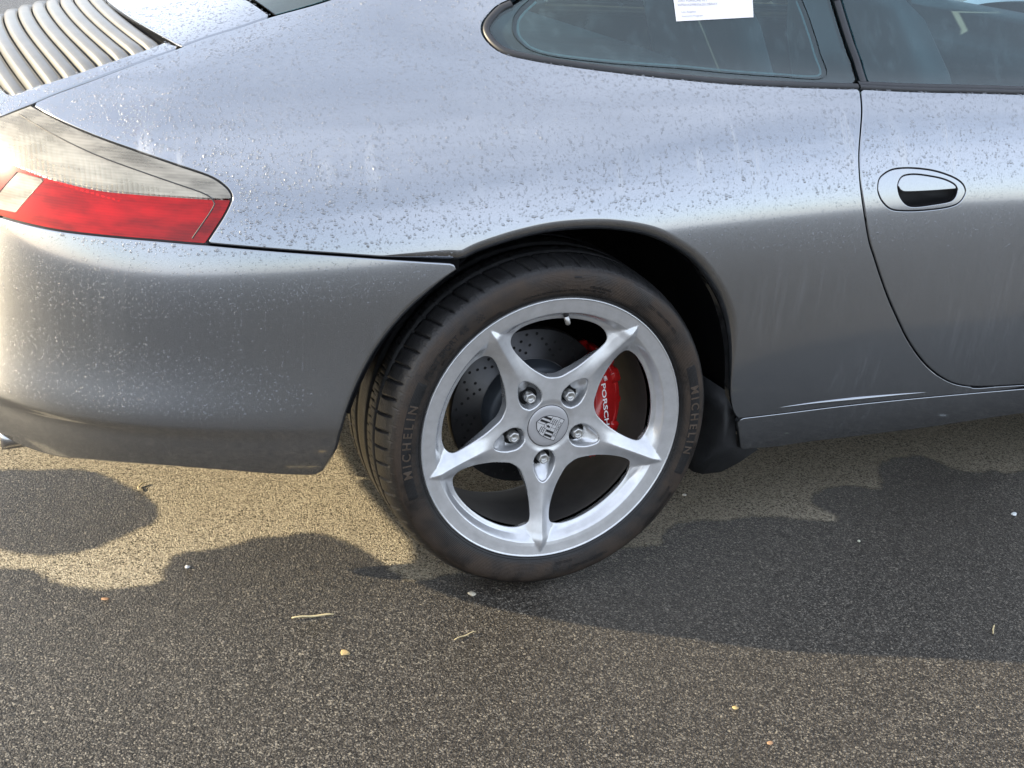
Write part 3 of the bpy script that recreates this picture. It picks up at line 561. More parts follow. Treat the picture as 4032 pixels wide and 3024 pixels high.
def refl_mat():
    m_,t,o=nodes('ribbed_lamp_reflector'); b=N_(t,'BsdfPrincipled'); tc=N_(t,'TexCoord'); wv=N_(t,'TexWave'); wv.bands_direction='X'; wv.inputs['Scale'].default_value=42.; wv.inputs['Distortion'].default_value=.4
    t.links.new(tc.outputs['Object'],wv.inputs['Vector']); bp=N_(t,'Bump',Strength=.5,Distance=.003); t.links.new(wv.outputs['Fac'],bp.inputs['Height']); t.links.new(bp.outputs[0],b.inputs['Normal'])
    t.links.new(mixrgb(t,rng(t,wv.outputs['Fac'],.2,.8),(.66,.64,.57),(.84,.82,.75)),b.inputs['Base Color']); b.inputs['Metallic'].default_value=.6; b.inputs['Roughness'].default_value=.35; t.links.new(b.outputs[0],o.inputs[0]); return m_
M['reflector']=refl_mat()
LT=ST('lamp_top'); LB=ST('lamp_bottom'); SPL_=ST('lens_split'); ext=arr((16.9,5.12),(17.6,5.15),(17.72,5.6),(17.6,6.75)); ext2=arr((17.5,7.3),(16.72,7.77))
LAMP=cat(LT[:-1],LB,ext,ext2)
isp=np.argmin(((LT-SPL_[-1])**2).sum(1))
CLR=cat(LT[:isp],SPL_[::-1],[(17.55,6.8)],ext2); RED=cat(SPL_,LT[isp+1:-1],LB,ext)
WHT=arr(*OUT['lens_white'])
lamp=panel('tail_lamp',LAMP,M['reflector'],off=-.020,inset=.004,roll=.002,depth=.0,ds=.02,dt=.05)
panel('red_lens',[RED,WHT],M['lens_red'],lamp,inset=.0003,roll=.0010,depth=.004,off=-.001,ds=.018,dt=.045)
panel('clear_lens',CLR,M['lens_clear'],lamp,inset=.0003,roll=.0010,depth=.004,off=-.001,ds=.018,dt=.045)
panel('reversing_lens',WHT,M['lens_white'],lamp,inset=-.0004,roll=.0003,depth=.001,off=-.0016,ds=.018,dt=.045)
strip('lens_rim',ST('lens_strip'),[(-.0011,0),(-.0006,.0008),(.0006,.0008),(.0011,0)],M['rubber_seal'],lamp,off=-.0010)
# outer gasket line round the lamp
strip('lamp_gasket',cat(LT,LB[1:]),[(-.006,-.010),(-.004,-.0055),(.004,-.0055),(.006,-.010)],M['rubber_seal'],lamp)
# bulb seats seen through the red lens
for (u_,v_,r_) in ((13.95,5.70,.017),(14.45,5.75,.020)):
    p=S0(np.array(u_),np.array(v_)); n=SN(np.array(u_),np.array(v_)); t1=np.cross(n,[0,0,1]); t1/=np.linalg.norm(t1); t2=np.cross(t1,n)
    R_=[]
    for f,dp in ((1.,-.016),(.8,-.0185),(.45,-.0192),(.42,-.012),(.02,-.009)): R_.append([p+n*dp+(t1*math.cos(a_)+t2*math.sin(a_))*r_*f for a_ in np.linspace(0,2*math.pi,20,endpoint=False)])
    link('bulb_seat',grid_mesh('bulb_seat',np.array(R_),closed_v=True,flip=True),M['lens_clear'] if u_<14 else M['disc_hat'],lamp)
far_copy(lamp)
# dark backing that closes the seams from behind
def backing(name,st,w,dp):
    return strip(name,st,[(-w,-dp),(0,-dp-.001),(w,-dp)],M['gap'],CAR)
backing('seam_backing',ST('seam')[:-4],.014,.012); backing('door_seam_backing',ST('door_rear'),.016,.014); backing('lid_seam_backing',LIDC[i_bl:],.012,.014); backing('spoiler_seam_backing',spc[:-1],.012,.014)
backing('lamp_seam_backing',cat(LT,LB),.010,.016)
# ------------------------------------------------------------------ wheel (local frame: hub on the flange plane, Y inwards)
ss_=lambda x,a,b:(lambda t:t*t*(3-2*t))(np.clip((x-a)/(b-a),0,1))
def smin(a,b,k):
    h=np.clip(.5+.5*(b-a)/k,0,1); return b*(1-h)+a*h-k*h*(1-h)
RB=[0,.195,.2005,.2050,.2078,.2092,.2130,.2160,.2178,.2192,.2260,.2340,.2420,.2440,.2455,.2462]
YB=[.027,.0262,.0242,.0222,.0212,.0200,.0135,.0082,.0056,.0047,.0034,.0022,.0008,-.0006,-.0002,.0022]
YR=crom([(0,.0285),(.05,.0275),(.09,.0245),(.13,.0192),(.17,.0118),(.20,.0040),(.2175,-.0010),(.2365,.0019)],12); YR=np.concatenate([YR,[(.25,.02)]])
def wheel_y(r,th):
    ph=(th+math.pi/5)%(2*math.pi/5)-math.pi/5; w=r*np.sin(ph)
    gf=ss_(np.abs(ph),math.radians(4.5),math.radians(17)); ring=np.interp(r,RB,YB)*gf+np.interp(r,[0,.190,.2005,.2110,.2200,.2260,.2340,.2420,.2440,.2455,.2462],[.027,.0262,.0205,.0110,.0050,.0036,.0022,.0008,-.0006,-.0002,.0022])*(1-gf)
    yr=np.interp(r,YR[:,0],YR[:,1])
    b=ss_(r,.085,.185); hw=np.interp(r,[.03,.09,.12,.16,.2],[.05,.046,.034,.024,.024])
    y_s=yr+(1-b)*.0115*(np.abs(w)/hw)**2.4+b*(.62*(np.sqrt(w*w+.0016**2)-.0016)+.10*np.maximum(np.abs(w)-.014,0))
    # the shank drops away into the ring near its root
    y=smin(y_s,ring,np.interp(r,[.19,.212],[.0055,.0016]))
    flat=ss_(r,.052,.040); return y*(1-flat)+.0285*flat
def wev(th,r): 
    th=np.asarray(th,float); r=np.asarray(r,float); return np.stack([r*np.sin(th),wheel_y(r,th),-r*np.cos(th)],-1)
def wnv(th,r,e=4e-4):
    r=np.maximum(r,.004); a=wev(th+e/r,r)-wev(th-e/r,r); b=wev(th,r+e)-wev(th,r-e); n=np.cross(b,a); return n/(np.linalg.norm(n,axis=-1,keepdims=True)+1e-12)
WIN=[(0,.2005),(8,.2005),(16,.2003),(22,.1985),(26.4,.194),(28.9,.186),(29.3,.175),(28.3,.159),(25.9,.140),(21.8,.121),(16,.1065),(8.5,.0955),(0,.0925)]
WIN=WIN+[(-a_,r_) for a_,r_ in WIN[-2:0:-1]]
winl=crom([(math.radians(a_),r_) for a_,r_ in WIN],5,True)
def pocket(scale=1.0,n=44):
    L=[]
    for f in np.linspace(0,2*math.pi,n,endpoint=False):
        u=.0765+.0300*math.cos(f); w=.0197*math.sin(f)*(1-.30*math.cos(f))*1.03; cu=.0745; u=cu+(u-cu)*scale; w*=scale
        L.append((math.atan2(w,u),math.hypot(u,w)))
    return np.array(L)
def rotY(V,a): c,s=math.cos(a),math.sin(a); W=V.copy(); W[:,0]=V[:,0]*c-V[:,2]*s; W[:,2]=V[:,0]*s+V[:,2]*c; return W   # adds +a to the angle from the bottom
def five(V,F,N=None):
    Vs=[];Fs=[];Ns=[];n=0
    for k in range(5):
        a=k*2*math.pi/5; Vs.append(rotY(V,a)); Ns.append(rotY(N,a) if N is not None else None); Fs+= [tuple(i+n for i in f) for f in F]; n+=len(V)
    return np.concatenate(Vs),Fs,(np.concatenate(Ns) if N is not None else None)
WHEEL=empty('wheel',(0,0,HZ),CAR); WHEEL.rotation_euler=(0,math.radians(2.0),0)
us=np.linspace(-math.pi/5,math.pi/5,150); vs=np.concatenate([np.linspace(.002,.205,150),np.linspace(.2062,.2462,46)])
V,F,N=clip_surface(wev,wnv,us,vs,[np.array([(-2,-.1),(2,-.1),(2,.4),(-2,.4)]),winl+[math.pi/5,0],winl-[math.pi/5,0],pocket()],inset=.0003,roll=.0026,depth=.018,nroll=5)
V,F,N=five(V,F,N); rim=link('rim',mesh('rim',V,F,N),M['silver'],WHEEL)
# spoke backs keep their bulk: outer lip and barrel
link('rim_lip',lathe('rim_lip',[(.2462,.0022),(.2466,.006),(.2458,.013),(.2440,.018)],180),M['silver'],WHEEL)
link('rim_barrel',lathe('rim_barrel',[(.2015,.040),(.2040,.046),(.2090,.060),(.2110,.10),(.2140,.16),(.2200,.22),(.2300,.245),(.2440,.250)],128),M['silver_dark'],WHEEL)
pk=pocket(); pw=pocket(.86); 
def loftring(th,r,y): return np.stack([r*np.sin(th),y,-r*np.cos(th)],-1)
ysurf=wheel_y(pk[:,1],pk[:,0]); u_in=pk[:,1]*np.cos(pk[:,0])
def floor_y(u,ys): return np.where(u<.080,.0465,np.interp(u,[.080,.107],[.0445,.026]))
R0=loftring(pk[:,0],pk[:,1],ysurf+.0030); p92=pocket(.95); R1=loftring(p92[:,0],p92[:,1],np.maximum(ysurf+.006,floor_y(p92[:,1]*np.cos(p92[:,0]),0)-.004)); 
R2=loftring(pw[:,0],pw[:,1],np.maximum(ysurf+.007,floor_y(pw[:,1]*np.cos(pw[:,0]),0))); p5=pocket(.5); R3=loftring(p5[:,0],p5[:,1],floor_y(p5[:,1]*np.cos(p5[:,0]),0)+.0008); p0=pocket(.03); R4=loftring(p0[:,0],p0[:,1],floor_y(p0[:,1]*np.cos(p0[:,0]),0)+.0008)
pkmesh=grid_mesh('bolt_pocket',np.array([R0,R1,R2,R3,R4]),closed_v=True,flip=True)
def hexbolt():
    prof=[(.0006,.0335),(.0046,.0335),(.0052,.0300),(.0060,.0288),(.0080,.0286),(.0096,.0300),(.0096,.0400),(.0100,.0410),(.0100,.0460)]
    n=48; P=np.zeros((n,len(prof),3))
    for i in range(n):
        a=2*math.pi*i/n
        for j,(r,y) in enumerate(prof):
            if j in(5,6): k=math.cos(math.pi/6)/math.cos((a%(math.pi/3))-math.pi/6); r=r*k*1.10
            P[i,j]=(r*math.sin(a),y,-r*math.cos(a))
    return grid_mesh('wheel_bolt',P,closed_u=True)
well=lathe('bolt_well',[(.0168,.0440),(.0162,.0450),(.0005,.0452)],32); bolt=hexbolt()
well.materials.append(M['hole']); bolt.materials.append(M['steel']); pkmesh.materials.append(M['silver'])
for k in range(5):
    a=k*2*math.pi/5; o=link('bolt_pocket',pkmesh,None,WHEEL); o.rotation_euler=(0,-a,0)
    o=link('bolt_well',well,None,WHEEL); o.location=(.065*math.sin(a),0,-.065*math.cos(a))
    o=link('wheel_bolt',bolt,None,WHEEL); o.location=(.065*math.sin(a),0,-.065*math.cos(a)); o.rotation_euler=(0,.3+k*1.7,0)
# centre cap and crest
M['cap']=simple('satin_grey_cap',(.46,.46,.475),.42,.45,.2)
link('cap_groove',lathe('cap_groove',[(.0398,.0282),(.0386,.0282)],64),M['hole'],WHEEL)
cap=link('centre_cap',lathe('centre_cap',[(.0388,.0290),(.0384,.0274),(.0370,.0268),(.030,.0264),(.015,.0261),(.0004,.0260)],64),M['cap'],WHEEL)
UPV=np.array([.925,-.38]); RTV=np.array([-.38,-.925]); C0=np.array([-.0012,.0003])
def crest_poly(name,pts,y,mat,dz=.0003):
    L=[]
    for a,b in pts: q=C0+RTV*a+UPV*b; L.append((q[0],y,q[1]))
    link(name,prism(name,L,dz,(0,1,0)),mat,WHEEL)
shield=[(-.0205,.0235),(0,.0222),(.0205,.0235),(.0212,.0100),(.0190,-.0060),(.0120,-.0175),(0,-.0245),(-.0120,-.0175),(-.0190,-.0060),(-.0212,.0100)]
sh=crom(shield,3,True); sh=np.concatenate([[shield[0]],crom(shield[0:3],3)[1:-1],crom(shield[2:],3),[shield[-1]]])
crest_poly('crest_outline',[(a*1.05,b*1.05) for a,b in shield],.0253,M['black_print'])
M['crest_field']=simple('crest_silver',(.62,.62,.63),.4,.3)
crest_poly('crest_field',shield,.0250,M['crest_field'])
for x0,x1,y0,y1 in ((-.0160,-.0112,-.0010,.0150),(-.0064,-.0018,-.0010,.0150)):
    pass
# two striped quarters (upper right and lower left), antlered quarters, banner, centre badge
for a in (.0062,.0140): crest_poly('crest_stripe',[(a,.0005),(a+.0042,.0005),(a+.0042,.0150),(a,.0150)],.0247,M['black_print'])
for a in (-.0080,-.0158): crest_poly('crest_stripe',[(a,-.0010),(a+.0042,-.0010),(a+.0042,-.0205 if a>-.01 else -.0178),(a,-.0190 if a>-.01 else -.0130)],.0247,M['black_print'])
for (cx,cz) in ((-.0105,.0075),(.0100,-.0085)):
    for k in range(3):
        b0=cz+.0040-.0038*k; crest_poly('crest_antler',[(cx-.0062,b0),(cx-.002,b0-.0011),(cx+.0055,b0-.0004),(cx+.0055,b0+.0006),(cx-.002,b0-.0001),(cx-.0062,b0+.0010)],.0247,M['black_print'])
        for j in range(3): crest_poly('crest_antler',[(cx-.0045+.0036*j,b0),(cx-.0037+.0036*j,b0),(cx-.0040+.0036*j,b0+.0024)],.0247,M['black_print'])
crest_poly('crest_line',[(-.0205,.0158),(.0205,.0158),(.0205,.0152),(-.0205,.0152)],.0246,M['black_print'])
crest_poly('crest_line',[(-.0003,.0152),(.0003,.0152),(.0003,-.0240),(-.0003,-.0240)],.0246,M['black_print'])
crest_poly('crest_line',[(-.0210,.0000),(.0210,.0000),(.0210,-.0006),(-.0210,-.0006)],.0246,M['black_print'])
crest_poly('crest_badge',[(-.0066,.0070),(.0066,.0070),(.0066,-.0030),(.0030,-.0078),(0,-.0090),(-.0030,-.0078),(-.0066,-.0030)],.0245,M['black_print'])
crest_poly('crest_badge',[(-.0059,.0063),(.0059,.0063),(.0059,-.0028),(.0027,-.0071),(0,-.0082),(-.0027,-.0071),(-.0059,-.0028)],.0243,M['crest_field'])
crest_poly('crest_horse',[(-.0024,-.0052),(-.0012,-.0020),(-.0032,-.0008),(-.0010,.0006),(-.0012,.0028),(.0004,.0044),(.0018,.0034),(.0010,.0022),(.0034,.0018),(.0014,.0002),(.0022,-.0022),(.0036,-.0038),(.0014,-.0030),(.0004,-.0022),(-.0008,-.0052)],.0241,M['black_print'])
def text_mesh(name,body,size,fn,ext=0.0,bold=0.0):
    cu=bpy.data.curves.new(name,'FONT'); cu.body=body; cu.size=size; cu.extrude=ext; cu.align_x='CENTER'; cu.resolution_u=3; cu.offset=bold
    ob=bpy.data.objects.new(name,cu); COL.objects.link(ob); dg=bpy.context.evaluated_depsgraph_get(); me=bpy.data.meshes.new_from_object(ob.evaluated_get(dg)); bpy.data.objects.remove(ob); bpy.data.curves.remove(cu)
    n=len(me.vertices); co=np.zeros(n*3); me.vertices.foreach_get('co',co); co=fn(co.reshape(-1,3)); me.vertices.foreach_set('co',co.ravel()); me.update(); me.materials.clear(); me.name=name; return me
def crest_text(c): 
    q=C0+RTV*(c[:,:1])+UPV*(c[:,1:2]+.0172); return np.stack([q[:,0],np.full(len(c),.0246)-c[:,2],q[:,1]],1)
link('crest_lettering',text_mesh('crest_lettering','PORSCHE',.0068,crest_text),M['black_print'],WHEEL)
# valve
v0=Vector((.0010,.014,.2155)); v1=Vector((.0060,.012,.2000)); 
def tube(name,pts,rad,mat,parent,n=14,cap=True):
    P=np.array([tuple(p) for p in pts],float); T=np.gradient(P,axis=0); T/=np.linalg.norm(T,axis=1)[:,None]; ref=np.array([0,1,0]) if abs(T[0][1])<.9 else np.array([1,0,0])
    A=np.cross(T,ref); A/=np.linalg.norm(A,axis=1)[:,None]; B=np.cross(T,A); rad=np.broadcast_to(rad,(len(P),)); a=np.linspace(0,2*math.pi,n,endpoint=False)
    G=P[:,None]+rad[:,None,None]*(A[:,None]*np.cos(a)[None,:,None]+B[:,None]*np.sin(a)[None,:,None])
    if cap: G=np.concatenate([P[:1,None]+0*G[:1],G,P[-1:,None]+0*G[-1:]])
    return link(name,grid_mesh(name,G,closed_v=True),mat,parent)
tube('valve_stem',[v0+(v1-v0)*t_ for t_ in(-.35,0,.3,.5)],[.0058,.0058,.0050,.0040],M['black_plastic'],WHEEL)
tube('valve_cap',[v0+(v1-v0)*t_ for t_ in(.42,.46,.9,1.25,1.34,1.38)],[.0040,.0050,.0050,.0048,.0040,.0020],M['steel'],WHEEL)
# ------------------------------------------------------------------ tyre
TP=[(.2405,.0150),(.2432,.0085),(.2452,.0030),(.2480,-.0010),(.2500,-.0022),(.2512,-.0020),(.2524,-.0030),(.2560,-.0048),(.2600,-.0062),(.2650,-.0075),(.2700,-.0083),(.2750,-.0086),(.2800,-.0084),(.2850,-.0076),(.2890,-.0062),(.2925,-.0042),(.2938,-.0032),(.2950,-.0016),(.2975,.0012),(.2998,.0045),(.3018,.0085),(.3036,.0130),(.3052,.0180),(.3066,.0235),(.3078,.0300),(.3088,.0370),(.3096,.0440),(.3102,.0510),(.3105,.0560),(.3050,.0570),(.3046,.0640),(.3106,.0650)]
TP+= [(.3112,.075),(.3116,.086),(.3118,.098),(.3060,.0992),(.3056,.1100),(.3120,.1112),(.3121,.122),(.3121,.147),(.3120,.1578),(.3056,.1590),(.3060,.1698),(.3118,.171),(.3116,.183),(.3112,.194),(.3106,.204),(.3046,.205),(.3050,.212),(.3105,.213),(.3102,.218),(.3088,.232),(.3066,.246),(.3036,.256),(.2998,.2645),(.2950,.2706),(.2850,.2766),(.2700,.2773),(.2560,.273),(.2452,.262),(.2405,.252)]
def tyre_mesh():
    pr=np.array(TP); n=1440; th=np.linspace(0,2*math.pi,n,endpoint=False); Rr=np.repeat(pr[None,:,0],n,0); Yy=np.repeat(pr[None,:,1],n,0); TH=np.repeat(th[:,None],len(pr),1)
    pit=2*math.pi/64; y=Yy
    # curved lateral shoulder grooves (outer rib and its mirror), short sipes on the shoulder edge
    for yy,mir in ((y,1),(.269-y,-1)):
        ph=(TH+mir*(-.9*np.clip(yy-.004,0,1)+4.0*np.clip(yy-.02,0,1)**2)*.9+ (0 if mir==1 else .03))%pit-pit/2; d=np.abs(ph)*.31
        D=.0060*ss_(yy,.006,.018)*(yy<.0565)
        g=np.clip(1-(d/.0022)**2,0,1)**.6; Rr=Rr-D*g
        ph2=(TH+pit/2)%pit-pit/2; g2=np.clip(1-np.abs(ph2)*.30/.0011,0,1); Rr=Rr-.0010*g2*((yy>-.001)&(yy<.013))
        # wear bars / fine serration below the shoulder
        ph3=(TH%(pit/6))-pit/12; Rr=Rr-.0004*(np.abs(ph3)*.3>.0012)*((yy>-.0045)&(yy<-.0010))
    for y0 in (.0875,.183):
        ph=(TH+(y-y0)*3.2)%pit-pit/2; g=np.clip(1-(np.abs(ph)*.31/.0013)**2,0,1)**.6; Rr=Rr-.0030*g*(np.abs(y-y0)<.0125)
    P=np.stack([Rr*np.sin(TH),Yy,-Rr*np.cos(TH)],-1); return grid_mesh('tyre',P,closed_u=True,flip=False)
def tyre_mat(name,letter=0):
    m_,t,o=nodes(name); b=N_(t,'BsdfPrincipled'); tc=N_(t,'TexCoord'); v=tc.outputs['Object']; sp=N_(t,'SeparateXYZ'); t.links.new(v,sp.inputs[0])
    r=mth(t,'SQRT',mth(t,'ADD',mth(t,'MULTIPLY',sp.outputs['X'],sp.outputs['X']),mth(t,'MULTIPLY',sp.outputs['Z'],sp.outputs['Z'])))
    side=mth(t,'MULTIPLY',rng(t,r,.250,.262),rng(t,r,.300,.291)); n1=rng(t,noise(t,v,13.,5.,.65),.30,.62); n2=rng(t,noise(t,v,60.,4.,.6),.3,.75)
    f=mth(t,'MULTIPLY',side,mth(t,'ADD',mth(t,'MULTIPLY',n1,.66),mth(t,'MULTIPLY',n2,.20)))
    sh=mth(t,'MULTIPLY',rng(t,r,.293,.300),rng(t,noise(t,v,22.,4.),.25,.7,.25,1.)); base=mixrgb(t,n2,(.0050,.0050,.0055),(.011,.011,.012)); c=mixrgb(t,mth(t,'MULTIPLY',sh,.55),base,(.030,.030,.030)); c=mixrgb(t,f,c,(.055,.038,.026))
    if letter: c=mixrgb(t,.8,c,(.075,.055,.040)) if letter==1 else mixrgb(t,.85,c,(.0050,.0060,.0075))
    t.links.new(c,b.inputs['Base Color']); t.links.new(rng(t,f,0,.8,.33,.75,False),b.inputs['Roughness']); b.inputs['Specular IOR Level'].default_value=.4
    bp=N_(t,'Bump',Strength=.6,Distance=.0016); rb=mth(t,'MULTIPLY',mth(t,'MULTIPLY',mth(t,'SINE',mth(t,'MULTIPLY',r,2600.)),rng(t,r,.296,.288)),.16); t.links.new(mth(t,'ADD',noise(t,v,210.,5.,.7),rb),bp.inputs['Height']); t.links.new(bp.outputs[0],b.inputs['Normal']); t.links.new(b.outputs[0],o.inputs[0]); return m_
M['tyre']=tyre_mat('dusty_wet_tyre_rubber'); M['tyre_letter']=tyre_mat('dusty_raised_letters',1); M['tyre_dark']=tyre_mat('dark_moulded_rubber',2)
link('tyre',tyre_mesh(),M['tyre'],WHEEL)
tr_=np.array([p[0] for p in TP[:22]]); ty_=np.array([p[1] for p in TP[:22]])
def ring_fn(thc,r0,lift=.0007,base=0.0):
    def f(c):
        th=math.radians(thc)-c[:,0]/r0; r=r0+c[:,1]+base; y=np.interp(r,tr_,ty_)-lift-c[:,2]; return np.stack([r*np.sin(th),y,-r*np.cos(th)],1)
    return f
def ring_band(name,a0,a1,r0,r1,mat,lift):
    th=np.radians(np.linspace(a0,a1,60)); rr=np.linspace(r0,r1,7); P=np.zeros((60,7,3))
    rr2=np.repeat(rr[None],60,0); yy=np.interp(rr2,tr_,ty_)-lift; yy[:,0]+=lift+.0004; yy[:,-1]+=lift+.0004; yy[0]+=lift+.0004; yy[-1]+=lift+.0004
    P[...,0]=rr2*np.sin(th)[:,None]; P[...,1]=yy; P[...,2]=-rr2*np.cos(th)[:,None]; link(name,grid_mesh(name,P),mat,WHEEL)
for thc in (-90.,92.):
    ring_band('lettering_band',thc-23,thc+23,.2635,.2860,M['tyre_dark'],.00035)
    link('sidewall_lettering',text_mesh('sidewall_lettering','M I C H E L I N',.0212,ring_fn(thc,.2745,.0009,-.0072),.0003,.0004),M['tyre_letter'],WHEEL)
link('sidewall_lettering',text_mesh('sidewall_lettering','PILOT SPORT 4 S',.0150,ring_fn(-126.,.2730,.0009,-.0045),.0003,.0001),M['tyre_dark'],WHEEL)
for i_ in range(5):
    for j_ in range(4):
        if (i_+j_)%2==0:
            a0=-141.5-i_*.62; r0=.2655+.0032*j_; ring_band('sidewall_flag',a0,a0-.62,r0,r0+.0032,M['tyre_dark'],.0005)
for body,thc,r0,s_,mt in (('285/30 ZR18 (97Y)',55.,.2810,.0085,'tyre_dark'),('285/30 ZR18',60.,.2700,.0065,'tyre_dark'),('DOT  M5RH 00EX  4823',139.,.2725,.0078,'tyre_dark'),('TREADWEAR 300 TRACTION AA TEMP A',-171.,.2600,.0055,'tyre_dark'),('MAX LOAD 730 KG',171.,.2610,.0052,'tyre_dark'),('TUBELESS RADIAL',169.,.2670,.0052,'tyre_dark'),('REINFORCED',-147.,.2565,.0060,'tyre_dark'),('TUBELESS  RADIAL  X',20.,.2725,.0085,'tyre_dark'),('EXTRA LOAD',-125.,.2590,.0055,'tyre_dark'),('EXTRA LOAD',10.,.2600,.0055,'tyre_dark')):
    link('sidewall_lettering',text_mesh('sidewall_lettering',body,s_,ring_fn(thc,r0,.0008),.0002),M[mt],WHEEL)
ring_band('sidewall_mark',177.2,180.0,.2830,.2868,M['tyre_dark'],.0006)
# ------------------------------------------------------------------ brake
D0=.120
def disc_mesh():
    pr=[(.1495,D0+.024),(.1497,D0+.001),(.1490,D0),(.0955,D0),(.0950,D0-.0012),(.0935,D0-.0015)]
    return lathe('brake_disc',pr,128)
disc=link('brake_disc',disc_mesh(),M['disc'],CAR); disc.location=(0,0,HZ)
hat=link('disc_hat',lathe('disc_hat',[(.0935,D0-.0015),(.0925,D0-.006),(.0900,D0-.030),(.0860,D0-.036),(.070,D0-.037),(.035,D0-.038),(.0300,D0-.060),(.0005,D0-.062)],96),M['disc_hat'],disc)
hm=lathe('drilled_hole',[(.0028,D0-.0004),(.0023,D0-.0002),(.0002,D0+.0000)],12); hm.materials.append(M['hole'])
for k in range(12):
    for i_,(da,r_) in enumerate(((0,.106),(5.5,.1135),(10.5,.122),(-4,.120),(15.5,.1315),(3.5,.1295),(-1.5,.1405),(20.5,.1410))):
        a=math.radians(k*30+da+7); o=link('drilled_hole',hm,None,disc); o.location=(r_*math.sin(a),0,-r_*math.cos(a))
cal=empty('brake_caliper',(0,0,HZ),CAR)
def sector(name,a0,a1,r0,r1,y0,y1,mat,parent,bev=.004,n=14,rf=None):
    A=np.radians(np.linspace(a0,a1,n)); L=[]
    for a in A: r=r1+(rf(a) if rf else 0); L.append((r*math.sin(a),y0,-r*math.cos(a)))
    for a in A[::-1]: L.append((r0*math.sin(a),y0,-r0*math.cos(a)))
    return link(name,prism(name,L,y1-y0,(0,1,0),bev,3,True),mat,parent)
sector('caliper_body',50,133,.100,.160,.078,.118,M['red'],cal,.006)
sector('caliper_bridge',54,130,.1535,.1690,.084,.165,M['red'],cal,.004)
sector('caliper_inner_half',50,133,.100,.163,.146,.175,M['red'],cal,.005)
for a_ in (60,75,112,125): sector('caliper_boss',a_-4.5,a_+4.5,.150,.1735,.080,.112,M['red'],cal,.003,5)
for a_ in (84.,104.):
    L=[(.1660+.0125*math.cos(t_)-.004,.098,0) for t_ in ()]
bl_=[]
for t_ in np.linspace(-math.pi/2,math.pi/2,9): bl_.append((.163+.0115*math.cos(t_),.092,.010+.0105*math.sin(t_)))
link('bleed_lug',prism('bleed_lug',[(.155,.092,.0205)]+bl_[::-1]+[(.155,.092,-.0005)],.008,(0,1,0),.0015,2,True),M['red'],cal)
link('bleed_hole',lathe('bleed_hole',[(.0048,.0916),(.0042,.0914),(.0002,.0914)],14),M['hole'],cal).location=(.1655,0,.010)
def cal_text(c):
    a=math.radians(-79); x=.1320+math.cos(a)*c[:,0]-math.sin(a)*c[:,1]; z=.002+math.sin(a)*c[:,0]+math.cos(a)*c[:,1]; return np.stack([x,np.full(len(c),.0772)-c[:,2],z],1)
link('caliper_lettering',text_mesh('caliper_lettering','PORSCHE',.0235,lambda c:cal_text(c*np.array([.98,.50,1])),.0002,.0004),M['white_print'],cal)
# small pale tab of the pad clip
sector('pad_clip',113,117,.140,.1465,.0765,.079,simple('pale_pad_clip',(.75,.55,.55),.4),cal,.0005,4)
# ------------------------------------------------------------------ wheel housing, underside, cabin
def liner(name,pts):
    """follows the wheel opening and runs inboard behind its lip"""
    p=np.array(pts); c=np.array([p[:,0].mean()*0+pts_c,HZ]); d=p[:,[0,2]]-c; R_=[]
    for f,dy in ((1.0,.010),(1.02,.022),(1.035,.06),(1.035,.38),(.2,.42)): q=p.copy(); q[:,[0,2]]=c+d*f; q[:,1]=np.maximum(p[:,1],.0)*.3+dy+.012; R_.append(q)
    return grid_mesh(name,np.array(R_))
A_=cat(ST('bumper_arch')[::-1][24:],ST('arch')); pts_c=0.0
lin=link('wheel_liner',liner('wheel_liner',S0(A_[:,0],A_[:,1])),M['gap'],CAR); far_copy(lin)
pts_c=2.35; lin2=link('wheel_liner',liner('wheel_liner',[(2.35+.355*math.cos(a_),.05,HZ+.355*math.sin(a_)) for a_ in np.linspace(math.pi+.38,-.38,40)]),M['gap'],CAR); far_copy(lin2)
# stone guard at the foot of the sill
sg=[(.372,.040,.338),(.398,.054,.296),(.409,.058,.255),(.428,.074,.207),(.488,.088,.189),(.453,.094,.162),(.417,.100,.142),(.381,.110,.137),(.366,.120,.139),(.380,.104,.170),(.386,.086,.222),(.378,.064,.280)]
bm=bmesh.new(); f0=[bm.verts.new(p) for p in sg]; f1=[bm.verts.new((p[0]-.02,p[1]+.16,p[2]+.01)) for p in sg]
cv=bm.verts.new((.402,.080,.205))
for i_ in range(len(sg)):
    j_=(i_+1)%len(sg); bm.faces.new((f0[i_],f0[j_],cv)); bm.faces.new((f0[j_],f0[i_],f1[i_],f1[j_]))
bm.faces.new(f1[::-1]); M['guard']=simple('grey_black_stone_guard',(.022,.023,.025),.6,bump=.3,bscale=200,var=.3,vscale=25)
link('stone_guard',bm_mesh('stone_guard',bm,True),M['guard'],CAR)
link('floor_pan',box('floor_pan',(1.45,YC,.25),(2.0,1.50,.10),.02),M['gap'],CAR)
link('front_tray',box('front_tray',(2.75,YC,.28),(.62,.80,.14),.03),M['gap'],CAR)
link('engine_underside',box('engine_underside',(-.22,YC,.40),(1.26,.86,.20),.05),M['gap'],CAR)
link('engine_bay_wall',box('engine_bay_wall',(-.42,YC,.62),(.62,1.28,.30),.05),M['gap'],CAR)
link('cabin_tub',box('cabin_tub',(1.22,YC,.50),(1.44,1.42,.36),.05),M['trim'],CAR)
link('rear_bench',box('rear_bench',(.20,YC,.80),(.56,.98,.18),.06),M['trim'],CAR)
